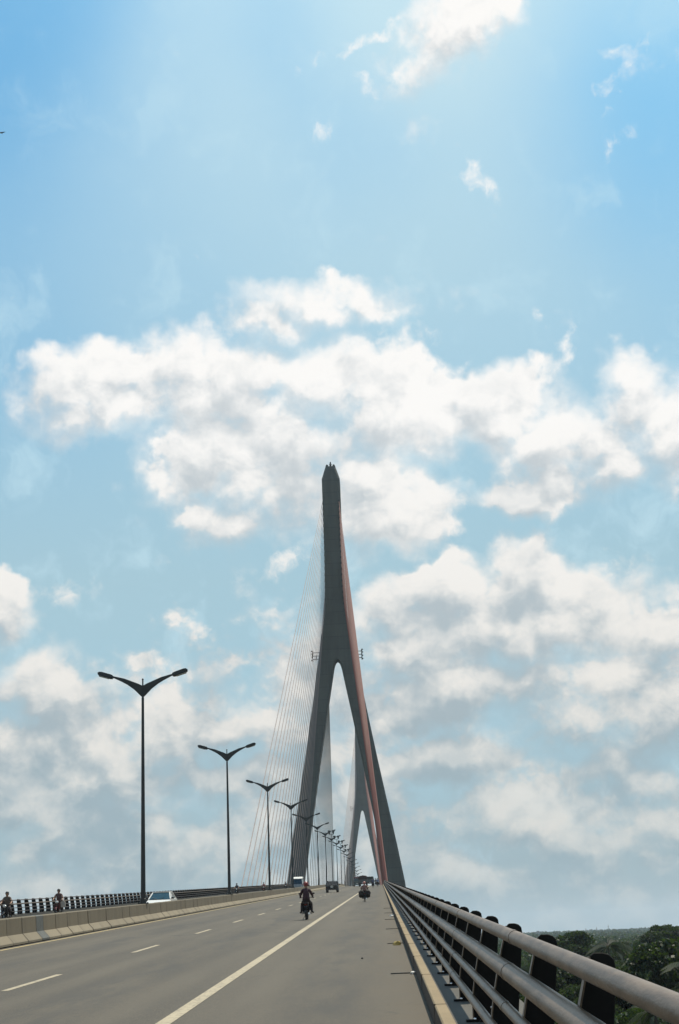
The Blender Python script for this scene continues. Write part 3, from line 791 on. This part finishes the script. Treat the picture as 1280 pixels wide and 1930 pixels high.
def truck(label, loc, rz, cabm, boxm, tarp, W=1.95, H=2.2, L=5.2, group=None):
    t = thing('truck', label, 'truck', loc, rz, group); h = L / 2
    b = MB(); b.prism([(h - 1.5, .5), (h, .5), (h + .04, 1.0), (h - .02, 1.2), (h - .35, 2.0), (h - .5, 2.08), (h - 1.5, 2.08)], -W / 2 + .06, W / 2 - .06, 'X', 0, bev=.06); cb = b.build('cab', cabm, t, 35)
    b = MB(); b.prism([(h + .03, 1.24), (h + .04, 1.26), (h - .29, 1.96), (h - .32, 1.94)], -W / 2 + .18, W / 2 - .18, 'X'); b.build('windscreen', M['glass'], cb)
    for s in (1, -1):
        b = MB(); b.prism([(h - 1.1, 1.25), (h - .12, 1.25), (h - .38, 1.85), (h - 1.1, 1.85)], s * (W / 2 - .065), s * (W / 2 - .045), 'X'); b.build('window', M['glass'], cb)
    b = MB(); b.box((-W / 2 + .1, -h, .55), (W / 2 - .1, h - 1.5, .72)); b.build('chassis', M['black'], t)
    b = MB(); b.box((-W / 2, -h, .78), (W / 2, h - 1.6, 1.45), 0, .03)
    for i in range(8):
        y = -h + .1 + i * (L - 1.8) / 7
        for s in (1, -1):
            b.box((s * (W / 2 + .02) - .03, y - .04, .78), (s * (W / 2 + .02) + .03, y + .04, 1.5))
    b.build('cargo_body', boxm, t, 30)
    b = MB(); b.prism([(-W / 2 - .02, 1.44), (W / 2 + .02, 1.44), (W / 2 - .03, H - .1), (W / 4, H + .04), (-W / 4, H + .02), (-W / 2 + .05, H - .12)], -h + .02, h - 1.65, 'Y', 0, bev=.06); b.build('tarpaulin', tarp, t, 50)
    for x in (-.78, .78):
        for y in (-h + .9, h - .75):
            wheel(t, x, y, .38, .26)
    lamps(t, W, h + .02, -h, .85, .72); bits(t, W, h + .02, -h, .55, h - .2, 1.5, M['black'])
    return t

# ------------------------------------------------------------------ motorbikes
def motorbike(label, loc, rz, paintm, group=None, sc=.95):
    t = thing('motorbike', label, 'motorbike', loc, rz, group); t.scale = (sc, sc, sc)
    for y in (-.60, .62):
        w = MB(); n = 24; r = .29
        w.rings([[(a * math.cos(q) * 0 + .042 * math.cos(c), y + (r - .04 + .042 * math.sin(c)) * math.cos(q), r + (r - .04 + .042 * math.sin(c)) * math.sin(q)) for q in np.linspace(0, 2 * math.pi, n, endpoint=False)] for a, c in [(1, v) for v in np.linspace(0, 2 * math.pi, 9)]], 0, False)
        wo = link('wheel', w.mesh('tyre', M['rubber'], 60), t)
        s = MB()
        for k in range(10):
            a = 2 * math.pi * k / 10
            s.tube([(.0, y, r), (.0, y + .22 * math.cos(a), r + .22 * math.sin(a))], .006, 4)
        s.tube([(-.06, y, r), (.06, y, r)], .045, 10)
        s.build('spokes', M['chrome'], wo)
    f = MB()
    f.prism([(-.78, .60), (-.55, .52), (-.1, .46), (.12, .40), (.25, .42), (.34, .62), (.42, .92), (.36, .95), (.26, .66), (.10, .58), (-.05, .66), (-.55, .70), (-.80, .72)], -.09, .09, 'X', 0, bev=.03)
    f.prism([(.28, .36), (.38, .40), (.46, .80), (.40, .92), (.34, .70)], -.17, .17, 'X', 0, bev=.04)     # leg shield
    f.prism([(.36, .30), (.50, .55), (.66, .62), (.88, .52), (.92, .44), (.66, .585), (.52, .50), (.42, .30)], -.06, .06, 'X', 0, bev=.015)   # front mudguard
    f.build('body', paintm, t, 40)
    e = MB(); e.box((-.13, -.15, .26), (.13, .22, .44), 0, .04); e.tube([(.12, .15, .30), (.14, -.2, .24), (.15, -.75, .30)], [.025, .03, .055], 8); e.box((-.13, -.65, .27), (-.09, -.05, .36), 0, .02); e.build('engine', M['chrome'], t, 40)
    k = MB()
    for s in (1, -1):
        k.tube([(s * .07, .62, .29), (s * .07, .44, .86)], .024, 8)
    k.tube([(-.09, .44, .85), (.09, .44, .85)], .03, 8)
    k.build('fork', M['dark_steel'], t)
    for s in (1, -1):
        k = MB(); k.tube([(s * .05, .08, .28), (s * .26, .10, .27)], .015, 6); k.build('footrest', M['black'], t)
        k = MB(); k.tube([(s * .12, -.60, .29), (s * .12, -.48, .62)], .03, 8); k.build('shock_absorber', M['dark_steel'], t)
        k = MB(); k.tube([(s * .05, -.28, .32), (s * .25, -.28, .33)], .015, 6); k.build('footrest', M['black'], t)
    k = MB(); k.tube([(-.02, -.18, .3), (-.18, -.2, .02)], .012, 6); k.build('kickstand', M['black'], t)
    s = MB(); s.prism([(-.62, .70), (.06, .68), (.12, .71), (.02, .77), (-.2, .78), (-.60, .80), (-.66, .77)], -.13, .13, 'X', 0, bev=.035); s.build('seat', M['black'], t, 50)
    h = MB(); h.tube([(-.34, .34, 1.00), (-.2, .40, 1.02), (0, .42, .98), (.2, .40, 1.02), (.34, .34, 1.00)], .014, 8)
    for q in (1, -1):
        h.tube([(q * .34, .34, 1.0), (q * .22, .385, 1.015)], .022, 8)
    hb = h.build('handlebar', M['black'], t, 50)
    for q in (1, -1):
        m_ = MB(); m_.tube([(q * .24, .38, 1.02), (q * .31, .40, 1.16)], .007, 5); m_.ball((q * .33, .40, 1.19), .06, 0, 10, 6, (1, .25, .7)); m_.build('mirror', M['black'], hb)
    l = MB(); l.ball((0, .50, .90), .10, 0, 12, 8, (1.1, .8, .9)); l.build('headlight', M['white_lens'], t)
    c = MB(); c.prism([(.30, .86), (.44, .82), (.52, .92), (.46, 1.02), (.36, 1.03)], -.10, .10, 'X', 0, bev=.04); c.build('headlight_cowl', paintm, t, 40)
    g = MB(); g.prism([(-.52, .64), (-.84, .66), (-.97, .50), (-1.0, .36), (-.98, .36), (-.92, .50), (-.80, .60), (-.52, .58)], -.07, .07, 'X', 0, bev=.012); g.build('mudguard', M['black'], t, 40)
    b = MB(); b.box((-.08, -.90, .66), (.08, -.80, .73), 0, .02); b.build('taillight', M['red_lens'], t)
    b = MB(); b.box((-.095, -.985, .44), (.095, -.97, .58), 0, .004); b.build('number_plate', M['dark_steel'], t)
    b = MB(); b.tube([(-.13, -.45, .76), (-.13, -.80, .80), (.13, -.80, .80), (.13, -.45, .76)], .013, 6); b.build('grab_rail', M['black'], t)
    return t

# ------------------------------------------------------------------ people: one skinned surface each
def skin_mesh(name, verts, edges, radii, root, levels=2):
    me = bpy.data.meshes.new('tmp'); me.from_pydata([v for v in verts], edges, [])
    o = link('tmp', me); o.modifiers.new('s', 'SKIN'); sub = o.modifiers.new('u', 'SUBSURF'); sub.levels = levels; sub.render_levels = levels
    for i, sv in enumerate(me.skin_vertices[0].data):
        sv.radius = (radii[i], radii[i]); sv.use_root = (i == root)
    bpy.context.view_layer.update()
    ev = o.evaluated_get(bpy.context.evaluated_depsgraph_get())
    out = bpy.data.meshes.new_from_object(ev); out.name = name
    bpy.data.objects.remove(o); bpy.data.meshes.remove(me)
    return out
def rider(label, shirt, trousers, head_kind, loc, rz, sc=.95, group=None, arms='ride', lean=0.0, foot_out=0.0, long_sleeve=False, hatm=None):
    V = {}; E = []; rad = {}; names = []
    def j(n, p, r, frm=None):
        names.append(n); V[n] = (p[0], p[1] + lean * max(0, p[2] - .86), p[2]); rad[n] = r
        if frm:
            E.append((names.index(frm), names.index(n)))
    j('pelvis', (0, -.16, .87), .160); j('belly', (0, -.14, 1.02), .165, 'pelvis'); j('chest', (0, -.09, 1.22), .180, 'belly'); j('nb', (0, -.05, 1.38), .085, 'chest')
    j('neck', (0, -.03, 1.445), .054, 'nb'); j('jaw', (0, -.005, 1.52), .080, 'neck'); j('head', (0, -.015, 1.60), .098, 'jaw'); j('crown', (0, -.02, 1.67), .075, 'head')
    j('nose', (0, .095, 1.575), .014, 'head')
    for s, q in ((1, 'r'), (-1, 'l')):
        j('sh' + q, (s * .165, -.07, 1.34), .082, 'nb')
        j('el' + q, (s * .285, .06, 1.11), .060, 'sh' + q)
        j('wr' + q, (s * .300, .29, 1.035), .031, 'el' + q)
        j('pa' + q, (s * .285, .345, 1.035), .033, 'wr' + q)
        for k in range(4):                               # fingers closed round the grip
            a = (.300 - k * .019)
            j('f%d' % k + q, (s * a, .385, 1.035 - .004 * k), .0095, 'pa' + q)
            j('g%d' % k + q, (s * a, .395, 1.005), .0090, 'f%d' % k + q)
            j('h%d' % k + q, (s * a, .370, .985), .0080, 'g%d' % k + q)
        j('t' + q, (s * .245, .335, 1.02), .0105, 'pa' + q); j('u' + q, (s * .225, .355, .995), .009, 't' + q)
        j('hp' + q, (s * .10, -.13, .84), .105, 'pelvis')
        j('kn' + q, (s * .21, .25, .72), .085, 'hp' + q)
        j('an' + q, (s * (.215 + foot_out * .3), .05, .36), .055, 'kn' + q)
        j('to' + q, (s * (.225 + foot_out), .21, .315), .036, 'an' + q)
    me = skin_mesh('person', [V[n] for n in names], E, [rad[n] for n in names], 0, 2)
    mats = [M['skin'], shirt, trousers, M['hair'], M['black']]
    for m in mats:
        me.materials.append(m)
    for p in me.polygons:
        c = p.center; z = c.z; y = c.y - lean * max(0, c.z - .86)
        ax = abs(c.x)
        if z > 1.43:
            k = 0
        elif ax > .18 and y > .02 and z > .95:
            k = 1 if (long_sleeve and y < .27) else 0
        elif z > .93 and y < .08:
            k = 1
        elif z > .93:
            k = 1 if long_sleeve else 0
        elif z > .40:
            k = 2
        else:
            k = 4
        p.material_index = k
    me.shade_smooth()
    o = link('person', me); o.location = loc; o.rotation_euler = (0, 0, rz); o.scale = (sc, sc, sc); tag(o, label, 'person', group)
    hx = lean * .74
    b = MB()
    if head_kind == 'helmet':
        prof = [(.0, .138), (.06, .125), (.105, .085), (.125, .03), (.125, -.03), (.118, -.055)]
        n = 14
        b.rings([[(max(a, .004) * math.cos(2 * math.pi * k / n), -.02 + hx + max(a, .004) * 1.08 * math.sin(2 * math.pi * k / n), 1.61 + z) for k in range(n)] for a, z in prof])
        b.prism([(-.10, .10 + hx), (-.06, .17 + hx), (.06, .17 + hx), (.10, .10 + hx)], 1.615, 1.63, 'Z', 0)
        b.build('helmet', hatm, o, 50)
    elif head_kind == 'hat':
        n = 16
        b.rings([[(max(a, .004) * math.cos(2 * math.pi * k / n), -.02 + hx + max(a, .004) * math.sin(2 * math.pi * k / n), 1.62 + z) for k in range(n)] for a, z in ((.0, .12), (.09, .11), (.108, .02), (.19, -.02), (.19, -.03), (.108, -.01))])
        b.build('hat', hatm, o, 40)
    else:
        n = 14
        b.rings([[(max(a, .004) * math.cos(2 * math.pi * k / n), -.035 + hx + max(a, .004) * 1.05 * math.sin(2 * math.pi * k / n), 1.60 + z) for k in range(n)] for a, z in ((.0, .115), (.06, .108), (.098, .065), (.110, .01), (.100, -.03))])
        b.ball((0, -.07 + hx, 1.56), .095, 0, 12, 8, (1, .8, 1))
        b.build('hair', M['hair'], o, 50)
    for s in (1, -1):
        e = MB(); e.ball((s * .036, .083 + hx, 1.605), .011, 0, 8, 6); e.build('eye', M['black'], o)
        e = MB(); e.ball((s * .098, -.01 + hx, 1.575), .03, 0, 8, 6, (.35, .7, 1)); e.build('ear', M['skin'], o)
    e = MB(); e.ball((0, .078 + hx, 1.527), .024, 0, 8, 5, (1, .4, .3)); e.build('mouth', mc('lips', (.22, .09, .07)), o)
    return o
def plaid(name, a, b_, sc):
    m = bpy.data.materials.new(name); m.use_nodes = True
    t = NT(m.node_tree); p = t.n['Principled BSDF']; co = t.new('ShaderNodeTexCoord').outputs['Object']
    v = t.new('ShaderNodeTexVoronoi'); t.put(v.inputs['Vector'], co); v.inputs['Scale'].default_value = sc
    t.put(p.inputs['Base Color'], t.mix(t.range(v.outputs['Distance'], .25, .45), a, b_)); p.inputs['Roughness'].default_value = .85
    return m
def P(x, y):
    return (x, y, zr(y))
PI = math.pi
red = mc('maroon_paint', (.12, .02, .018), .3); blk = mc('black_paint', (.02, .02, .022), .25); blu = mc('blue_paint', (.03, .05, .12), .3); gry = mc('grey_paint', (.10, .11, .11), .35)
shirt_purple = plaid('purple_print', (.085, .036, .045), (.032, .014, .018), 26); dk = mc('dark_trousers', (.035, .022, .02), .85); tan = mc('tan_shirt', (.12, .09, .07), .85); pinkish = plaid('pink_print', (.34, .20, .16), (.16, .08, .07), 22)
# nearest rider, seen from behind
motorbike('black underbone motorbike seen from behind, nearest on the dashed-lane side', P(-3.05, 60.0), 0, blk, None, .86)
rider('rider in purple patterned shirt and red helmet seen from behind on the nearest motorbike', shirt_purple, dk, 'helmet', P(-3.05, 60.0), 0, .86, None, long_sleeve=True, foot_out=.10, hatm=mc('red_helmet', (.22, .025, .02), .3))
# second rider with two big sacks
motorbike('motorbike loaded with dark sacks riding on the shoulder ahead', P(-1.12, 101.0), 0, blk, None, .78)
rider('rider in pinkish shirt and white-red cap on the motorbike loaded with sacks', pinkish, dk, 'helmet', P(-1.12, 101.0), 0, .78, None, long_sleeve=True, hatm=mc('white_red_helmet', (.45, .16, .13), .35))
for s, nm in ((1, 'kerb'), (-1, 'lane')):
    bm = bmesh.new(); bmesh.ops.create_icosphere(bm, subdivisions=3, radius=1)
    for v in bm.verts:
        q = 1 + .10 * math.sin(7 * v.co.z + 3 * v.co.y) + .05 * math.sin(13 * v.co.x)
        v.co = Vector((v.co.x * .19 * q, v.co.y * .30 * q, (abs(v.co.z) ** .8 * math.copysign(1, v.co.z)) * .27 * q))
    b = MB(); b._bm(bm, 0, 0, None); o = b.build('sack', mc('dark_sack', (.030, .025, .022), .9), None, 60)
    x, y, z = P(-1.12, 101.0); o.location = (x + s * .22, y - .42, z + .53)
    tag(o, 'bulging dark sack slung on the %s side of the loaded motorbike' % nm, 'sack', 'sacks on the loaded motorbike')
    tie = MB(); tie.tube([(-.02 * s, 0, .28), (-s * .12, 0, .36)], .02, 6); tie.build('strap', M['black'], o)
# oncoming riders by the far railing
motorbike('dark oncoming motorbike by the far railing at the photo\'s left edge', P(-20.0, 78.3), PI, blk, None, .93)
rider('bareheaded oncoming rider in tan shirt on the dark motorbike by the far railing', tan, dk, 'hair', P(-20.0, 78.3), PI, .93)
motorbike('red oncoming motorbike between the far railing and the concrete barrier', P(-19.8, 90.0), PI, red, None, .95)
rider('dark-haired oncoming rider in brown shirt on the red motorbike by the far railing', mc('brown_shirt', (.10, .055, .05), .85), dk, 'hair', P(-19.8, 90.0), PI, .96)
for o in ():
    pass
b = MB(); bmx = Matrix.Identity(4)
b.prism([(-.14, .0), (.14, 0), (.16, .34), (.08, .40), (-.08, .40), (-.15, .33)], -.09, .09, 'Y', 0, bev=.04); o = b.build('bag', mc('pale_bag', (.42, .38, .33), .8), None, 50)
x, y, z = P(-19.8, 90.0); o.location = (x + .33, y - .25, z + .52); tag(o, 'pale bag hanging beside the rider on the red oncoming motorbike', 'bag')
hd = MB(); hd.tube([(-.07, 0, .39), (-.04, 0, .50), (.04, 0, .50), (.07, 0, .39)], .012, 6); hd.build('handle', M['black'], o)
for k, (x, y, mm, sh, hk, la, lb) in enumerate([
    (-19.9, 203, blk, mc('black_shirt', (.03, .03, .035), .85), 'helmet', 'tiny dark oncoming motorbike just past the second lamp post', 'tiny dark oncoming rider with black helmet just past the second lamp post'),
    (-19.6, 246, red, mc('rose_shirt', (.30, .12, .14), .85), 'hat', 'tiny red oncoming motorbike close before the third lamp post', 'tiny oncoming rider in rose shirt close before the third lamp post'),
    (-19.4, 300, blk, mc('grey_shirt', (.14, .14, .15), .85), 'helmet', 'tiny oncoming motorbike beyond the left pylon fan, farthest on that side', 'tiny grey-shirted oncoming rider, farthest along the far railing')]):
    motorbike(la, P(x, y), PI, mm, None, .95); rider(lb, sh, dk, hk, P(x, y), PI, .95, None, hatm=blk)
# cars
sedan('white oncoming car half hidden by the concrete barrier beside the first lamp', P(-13.68, 91.5), PI, mc('white_paint_car', (.72, .70, .66), .28, var=.04))
jeep('dark jeep with roof rack driving away in the middle lane', P(-6.25, 190), 0, mc('dark_green_paint', (.035, .04, .035), .3))
minibus('white-roofed oncoming minibus with red band behind the barrier by the pylon leg', P(-13.9, 248), PI, mc('grey_blue_paint', (.22, .25, .27), .3), mc('red_stripe', (.35, .05, .03), .4), mc('white_roof', (.75, .73, .68), .4))
minibus('small grey-green van driving away, left of the tarpaulin truck', P(-5.3, 335), 0, mc('grey_green_paint', (.10, .13, .12), .35), mc('dark_stripe', (.05, .05, .05), .4), mc('red_roof', (.10, .03, .025), .4), H=1.85, W=1.6, L=4.0)
truck('truck with dark red tarpaulin load driving away near the crest', P(-3.85, 322), 0, blu, gry, mc('red_tarp', (.05, .02, .017), .8), W=1.9, H=2.25)
truck('dark green loaded truck nearest the shoulder among the far vehicles', P(-2.4, 345), 0, blk, gry, mc('dark_tarp', (.035, .04, .03), .8), W=1.7, H=1.8, L=4.6)
for k, (x, y, mm, sh, hk, la, lb) in enumerate([
    (-1.35, 262, blu, mc('navy_shirt', (.05, .06, .13), .85), 'helmet', 'far motorbike on the shoulder behind the green truck', 'far rider in navy shirt on the shoulder behind the green truck'),
    (-.55, 290, blk, mc('blue_shirt', (.12, .16, .30), .85), 'hat', 'far motorbike close to the kerb at the foot of the cables', 'far rider in blue shirt and hat at the foot of the cables'),
    (-1.0, 318, red, mc('black_shirt', (.03, .03, .035)), 'helmet', 'farthest motorbike on the shoulder near the crest', 'farthest rider on the shoulder near the crest')]):
    motorbike(la, P(x, y), 0, mm, None, .95); rider(lb, sh, dk, hk, P(x, y), 0, .95, None, hatm=mc('black_helmet', (.02, .02, .02), .3))

# everything that rolls sits on the slope of the road
for o in [q for q in COL.objects if q.parent is None and q.get('category') in ('car', 'jeep', 'minibus', 'truck', 'motorbike', 'person', 'sack', 'bag')]:
    y = o.location.y; a = math.atan((zr(y + .5) - zr(y - .5)))
    o.rotation_euler.x = a if abs(o.rotation_euler.z) < 1 else -a
HAZE = .0001
# ------------------------------------------------------------------ trees beside and below the bridge
def quads_mesh(name, c, u, v, mats, leafy=True):
    n = len(c)
    P4 = np.stack([c - u * 1.25, c - v * 1.1 + u * .1, c + u * 1.25, c + v * 1.1 + u * .1], 1) if leafy else np.stack([c - u - v, c + u - v, c + u + v, c - u + v], 1).reshape(-1, 3)
    me = bpy.data.meshes.new(name)
    me.vertices.add(n * 4); me.vertices.foreach_set('co', P4.astype(np.float32).ravel())
    me.loops.add(n * 4); me.loops.foreach_set('vertex_index', np.arange(n * 4, dtype=np.int32))
    me.polygons.add(n); me.polygons.foreach_set('loop_start', np.arange(0, n * 4, 4, dtype=np.int32)); me.polygons.foreach_set('loop_total', np.full(n, 4, dtype=np.int32))
    me.materials.append(mats); me.update(calc_edges=True); me.validate()
    return me
def rand_dirs(n):
    v = rng.normal(size=(n, 3)); return v / np.linalg.norm(v, axis=1)[:, None]
def leaf_cloud(centers, radii, per, size):
    C = []; U = []; Vv = []
    for c, r in zip(centers, radii):
        k = max(6, int(per * r * r))
        d = rand_dirs(k); d[:, 2] = np.where(d[:, 2] < -.35, -d[:, 2], d[:, 2])
        rr = r * rng.uniform(.55, 1.08, k) ** .7
        p = np.array(c) + d * rr[:, None] * np.array([1, 1, .72])
        nrm = d * .6 + rand_dirs(k) * .9; nrm /= np.linalg.norm(nrm, axis=1)[:, None]
        a = np.cross(nrm, rand_dirs(k)); a /= np.linalg.norm(a, axis=1)[:, None]
        b = np.cross(nrm, a); s = size * rng.uniform(.55, 1.25, k)
        C.append(p); U.append(a * s[:, None] * .5); Vv.append(b * s[:, None] * .85 * .5)
    return np.concatenate(C), np.concatenate(U), np.concatenate(Vv)
LEAF = [leaf_mat('leaf_mid', (.017, .046, .010), (.005, .015, .004)), leaf_mat('leaf_bright', (.026, .064, .012), (.008, .022, .005)), leaf_mat('leaf_dark', (.014, .032, .009), (.006, .014, .004)), leaf_mat('palm_leaf', (.026, .045, .012), (.008, .016, .005), .2)]
BARK = mat('bark', (.12, .10, .08), .9, 0, .4, 4, stretch=(1, 1, .2), bump=.4)
def broad_meshes(H, W, seed, per, size, leaf):
    st = random.Random(seed)
    b = MB(); b.tube([(0, 0, -.3), (.05, .03, H * .25), (.12, -.06, H * .5), (.05, .05, H * .75)], [H * .026, H * .02, H * .015, H * .007], 8)
    cs = []; rs = []
    nb = 11
    for k in range(nb):
        a = 2.4 * k + st.uniform(-.4, .4); q = (k + .5) / nb
        rad = W * .5 * math.sqrt(max(.05, 1 - (q - .35) ** 2 * 1.9)) * st.uniform(.45, .85)
        z = H * (.46 + .46 * q)
        p = (rad * math.cos(a), rad * math.sin(a), z)
        z0 = H * (.28 + .4 * q)
        b.tube([(.08, 0, z0), (p[0] * .5, p[1] * .5, (z0 + z) / 2 + .2), p], [H * .009, H * .006, H * .002], 6)
        cs.append(p); rs.append(W * st.uniform(.17, .27))
        for m_ in range(2):
            cs.append((p[0] + st.uniform(-1, 1) * W * .17, p[1] + st.uniform(-1, 1) * W * .17, p[2] + st.uniform(-.4, .9) * W * .13)); rs.append(W * st.uniform(.09, .15))
    cs.append((0, 0, H * .93)); rs.append(W * .17)
    return b.mesh('trunk', BARK, 50), quads_mesh('crown', *leaf_cloud(cs, rs, per, size), leaf)
def palm_meshes(H, seed):
    st = random.Random(seed)
    b = MB(); lx = st.uniform(-.8, .8)
    pts = [(lx * (q ** 2), 0, H * q) for q in (0, .25, .5, .75, 1)]
    b.tube([(0, 0, -.3)] + pts[1:], [.20, .15, .13, .12, .11], 8)
    C = []; U = []; Vv = []
    top = np.array(pts[-1])
    rib = MB()
    for k in range(20):
        a = 2.4 * k; elv = st.uniform(-.25, 1.15); L = st.uniform(2.6, 3.6)
        hd = np.array([math.cos(a), math.sin(a), 0]); prev = None; path = []
        for i in range(17):
            q = i / 16
            p = top + hd * L * q * math.cos(elv * .6) + np.array([0, 0, L * (math.sin(elv) * q - .75 * q * q)])
            path.append(tuple(p))
            if i > 1:
                t = p - prev; t /= np.linalg.norm(t)
                sd = np.cross(t, [0, 0, 1.0]); sd /= max(1e-6, np.linalg.norm(sd))
                ll = .62 * math.sin(math.pi * min(1, q * .9 + .08)) + .08
                for s in (1, -1):
                    dr = sd * s * .75 + t * .45 + np.array([0, 0, -.45]); dr /= np.linalg.norm(dr)
                    wd = np.cross(dr, sd * s + np.array([0, 0, .3])); wd /= max(1e-6, np.linalg.norm(wd))
                    for off in (0, .5):
                        pp = p - t * off * L / 16
                        C.append(pp + dr * ll * .5); U.append(dr * ll * .5); Vv.append(wd * .035)
            prev = p
        b.tube(path[::4], [.035, .03, .02, .012, .006], 5)
    return b.mesh('trunk', BARK, 50), quads_mesh('crown', np.array(C), np.array(U), np.array(Vv), LEAF[3], False)
def make_tree(name, label, meshes, loc, rz, sc, group):
    t = thing(name, label, 'tree' if name != 'palm_tree' else 'palm', loc, rz, group); t.scale = (sc, sc, sc * random.uniform(.92, 1.08))
    link('trunk', meshes[0], t); link('crown', meshes[1], t)
    return t
BRO = [broad_meshes(11, 8.5, 1, 340, .27, LEAF[2]), broad_meshes(10, 9, 2, 340, .26, LEAF[1]), broad_meshes(12, 8, 3, 340, .27, LEAF[2]), broad_meshes(9.5, 7.5, 4, 340, .25, LEAF[1]), broad_meshes(10.5, 8, 6, 320, .29, LEAF[1])]
PAL = [palm_meshes(10.5, 1), palm_meshes(9.0, 2), palm_meshes(11.5, 3)]
tall = broad_meshes(16.0, 10.5, 9, 120, .42, LEAF[2])
make_tree('tall_tree', 'tall dark tree whose lumpy crown rises above the horizon just over the railing', tall, (32.4, 258, GZ), .6, .97, None)
make_tree('palm_tree', 'dark spiky palm standing alone right after the tall lumpy tree', PAL[0], (30.3, 200, GZ), 1.1, 1.2, None)
placed = [(30.3, 200)]
for k in range(4000):
    if len(placed) > 215:
        break
    y = 38 + 330 * rng.random() ** .75
    x = y * rng.uniform(.035, .30) + rng.uniform(-2, 6)
    if x < 9.5:
        continue
    mind = 5.2 if y < 160 else 7.0
    if any((x - a) ** 2 + (y - b_) ** 2 < mind * mind for a, b_ in placed):
        continue
    if (x - 32.4) ** 2 + (y - 258) ** 2 < 36:
        continue
    placed.append((x, y))
    view = abs(x / y - .122) < .05 or y < 110          # low growth in the gap through which the tall tree is seen
    if rng.random() < (.10 if abs(x / y - .122) < .05 else .27):
        make_tree('palm_tree', 'coconut palm with drooping fronds in the green grove beyond the near railing', PAL[rng.integers(3)], (x, y, GZ), rng.uniform(0, 6.28), (rng.uniform(.8, 1.0) if view or rng.random() < .7 else rng.uniform(1.1, 1.25)), 'palms beyond the near railing')
    else:
        make_tree('broadleaf_tree', 'leafy green tree in the grove beyond the near railing', BRO[rng.integers(5)], (x, y, GZ), rng.uniform(0, 6.28), (rng.uniform(.72, .95) if view or rng.random() < (.45 if x / y > .17 else .7) else rng.uniform(1.08, 1.36)), 'leafy trees beyond the near railing')
# undergrowth and the far wood that reads as one mass
cs = []; rs = []
for k in range(380):
    y = 35 + 340 * rng.random() ** .7; x = y * rng.uniform(.03, .31) + rng.uniform(0, 5)
    if x > 7.5:
        cs.append((x, y, GZ + .8)); rs.append(rng.uniform(1.2, 2.2))
o = link('undergrowth', quads_mesh('undergrowth', *leaf_cloud(cs, rs, 110, .36), LEAF[0])); tag(o, 'dense green undergrowth below the trees beyond the near railing', 'undergrowth', None, 'stuff')
def wood(name, y0, y1, n, per, size, leaf, xa, xb, hmin, hmax, lab):
    cs = []; rs = []
    for k in range(n):
        y = y0 + (y1 - y0) * rng.random(); x = y * rng.uniform(xa, xb); r = rng.uniform(2.6, 4.6); h = rng.uniform(hmin, hmax)
        for q in range(3):
            cs.append((x + rng.uniform(-2.5, 2.5), y + rng.uniform(-2.5, 2.5), GZ + h - r * .8 - q * 1.6)); rs.append(r * (.62 + .2 * q))
    o = link(name, quads_mesh(name, *leaf_cloud(cs, rs, per, size), leaf)); tag(o, lab, 'wood', None, 'stuff')
wood('wood', 365, 800, 900, 12, .8, LEAF[0], .045, .30, 5.0, 12.0, 'mixed green wood behind the near grove below the bridge')
wood('distant_wood', 800, 1700, 1500, 3.2, 2.0, LEAF[0], .06, .30, 5, 9.5, 'hazy wood in the middle distance under the horizon')
wood('horizon_wood', 1700, 3600, 2600, 1.5, 3.2, LEAF[2], .075, .30, 5.0, 10.5, 'bluish line of far trees along the horizon')
# far block and masts on the skyline
t = thing('far_building', 'small pale building block standing far off on the hazy skyline', 'building', (245, 2350, GZ))
b = MB(); b.box((-6.5, -5, 0), (6.5, 5, 10.6)); b.build('wall', mc('far_wall', (.34, .34, .32), .9), t)
b = MB(); b.box((-6.9, -5.4, 10.6), (6.9, 5.4, 11.0)); b.box((-2, -2, 11.0), (2, 2, 12.4)); b.build('roof', mc('far_roof', (.25, .24, .23), .9), t)
for i in range(2):
    for k in range(4):
        b = MB(); b.box((-5.3 + k * 3.0, -5.06, 2.2 + i * 4.2), (-3.7 + k * 3.0, -4.98, 4.2 + i * 4.2)); b.build('window', M['glass'], t)
for x, y, h, la in ((341, 2500, 14, 'thin far mast nearest to the tall tree on the skyline'), (362, 2520, 15, 'thin far mast in the middle of the three on the skyline'), (379, 2500, 18, 'tallest thin far mast, rightmost of the three on the skyline')):
    b = MB(); b.tube([(0, 0, 0), (0, 0, h * .6), (0, 0, h)], [.9, .5, .25], 6)
    o = b.build('radio_mast', mc('mast_steel', (.3, .3, .3), .6), None); o.location = (x, y, GZ); tag(o, la, 'mast', 'masts on the skyline')
    b = MB(); b.box((-1.2, -.3, h * .8), (1.2, .3, h * .83)); b.build('crossarm', M['mast_steel'], o)
# ------------------------------------------------------------------ air
hz = bpy.data.materials.new('haze'); hz.use_nodes = True
t = NT(hz.node_tree); t.n.clear(); out = t.new('ShaderNodeOutputMaterial'); pv = t.new('ShaderNodeVolumePrincipled')
pv.inputs['Color'].default_value = (.74, .88, 1.0, 1); pv.inputs['Density'].default_value = HAZE; pv.inputs['Anisotropy'].default_value = .1
t.l.new(pv.outputs[0], out.inputs['Volume'])
b = MB(); b.box((-16500, -3500, GZ - 42), (16500, 16500, 175)); o = b.build('haze', hz, None, 0); tag(o, 'thin pale haze in the air over the river land', 'haze', None, 'stuff')
build_sky()
vs = scene.view_settings
scene.display_settings.display_device = 'sRGB'
vs.view_transform = 'Standard'; vs.look = 'None'; vs.exposure = 0.0; vs.gamma = 1.0; vs.use_curve_mapping = False
scene.render.engine = 'CYCLES'
scene.cycles.use_denoising = True
scene.cycles.volume_bounces = 0
scene.cycles.max_bounces = 6
scene.cycles.sample_clamp_indirect = 6.0
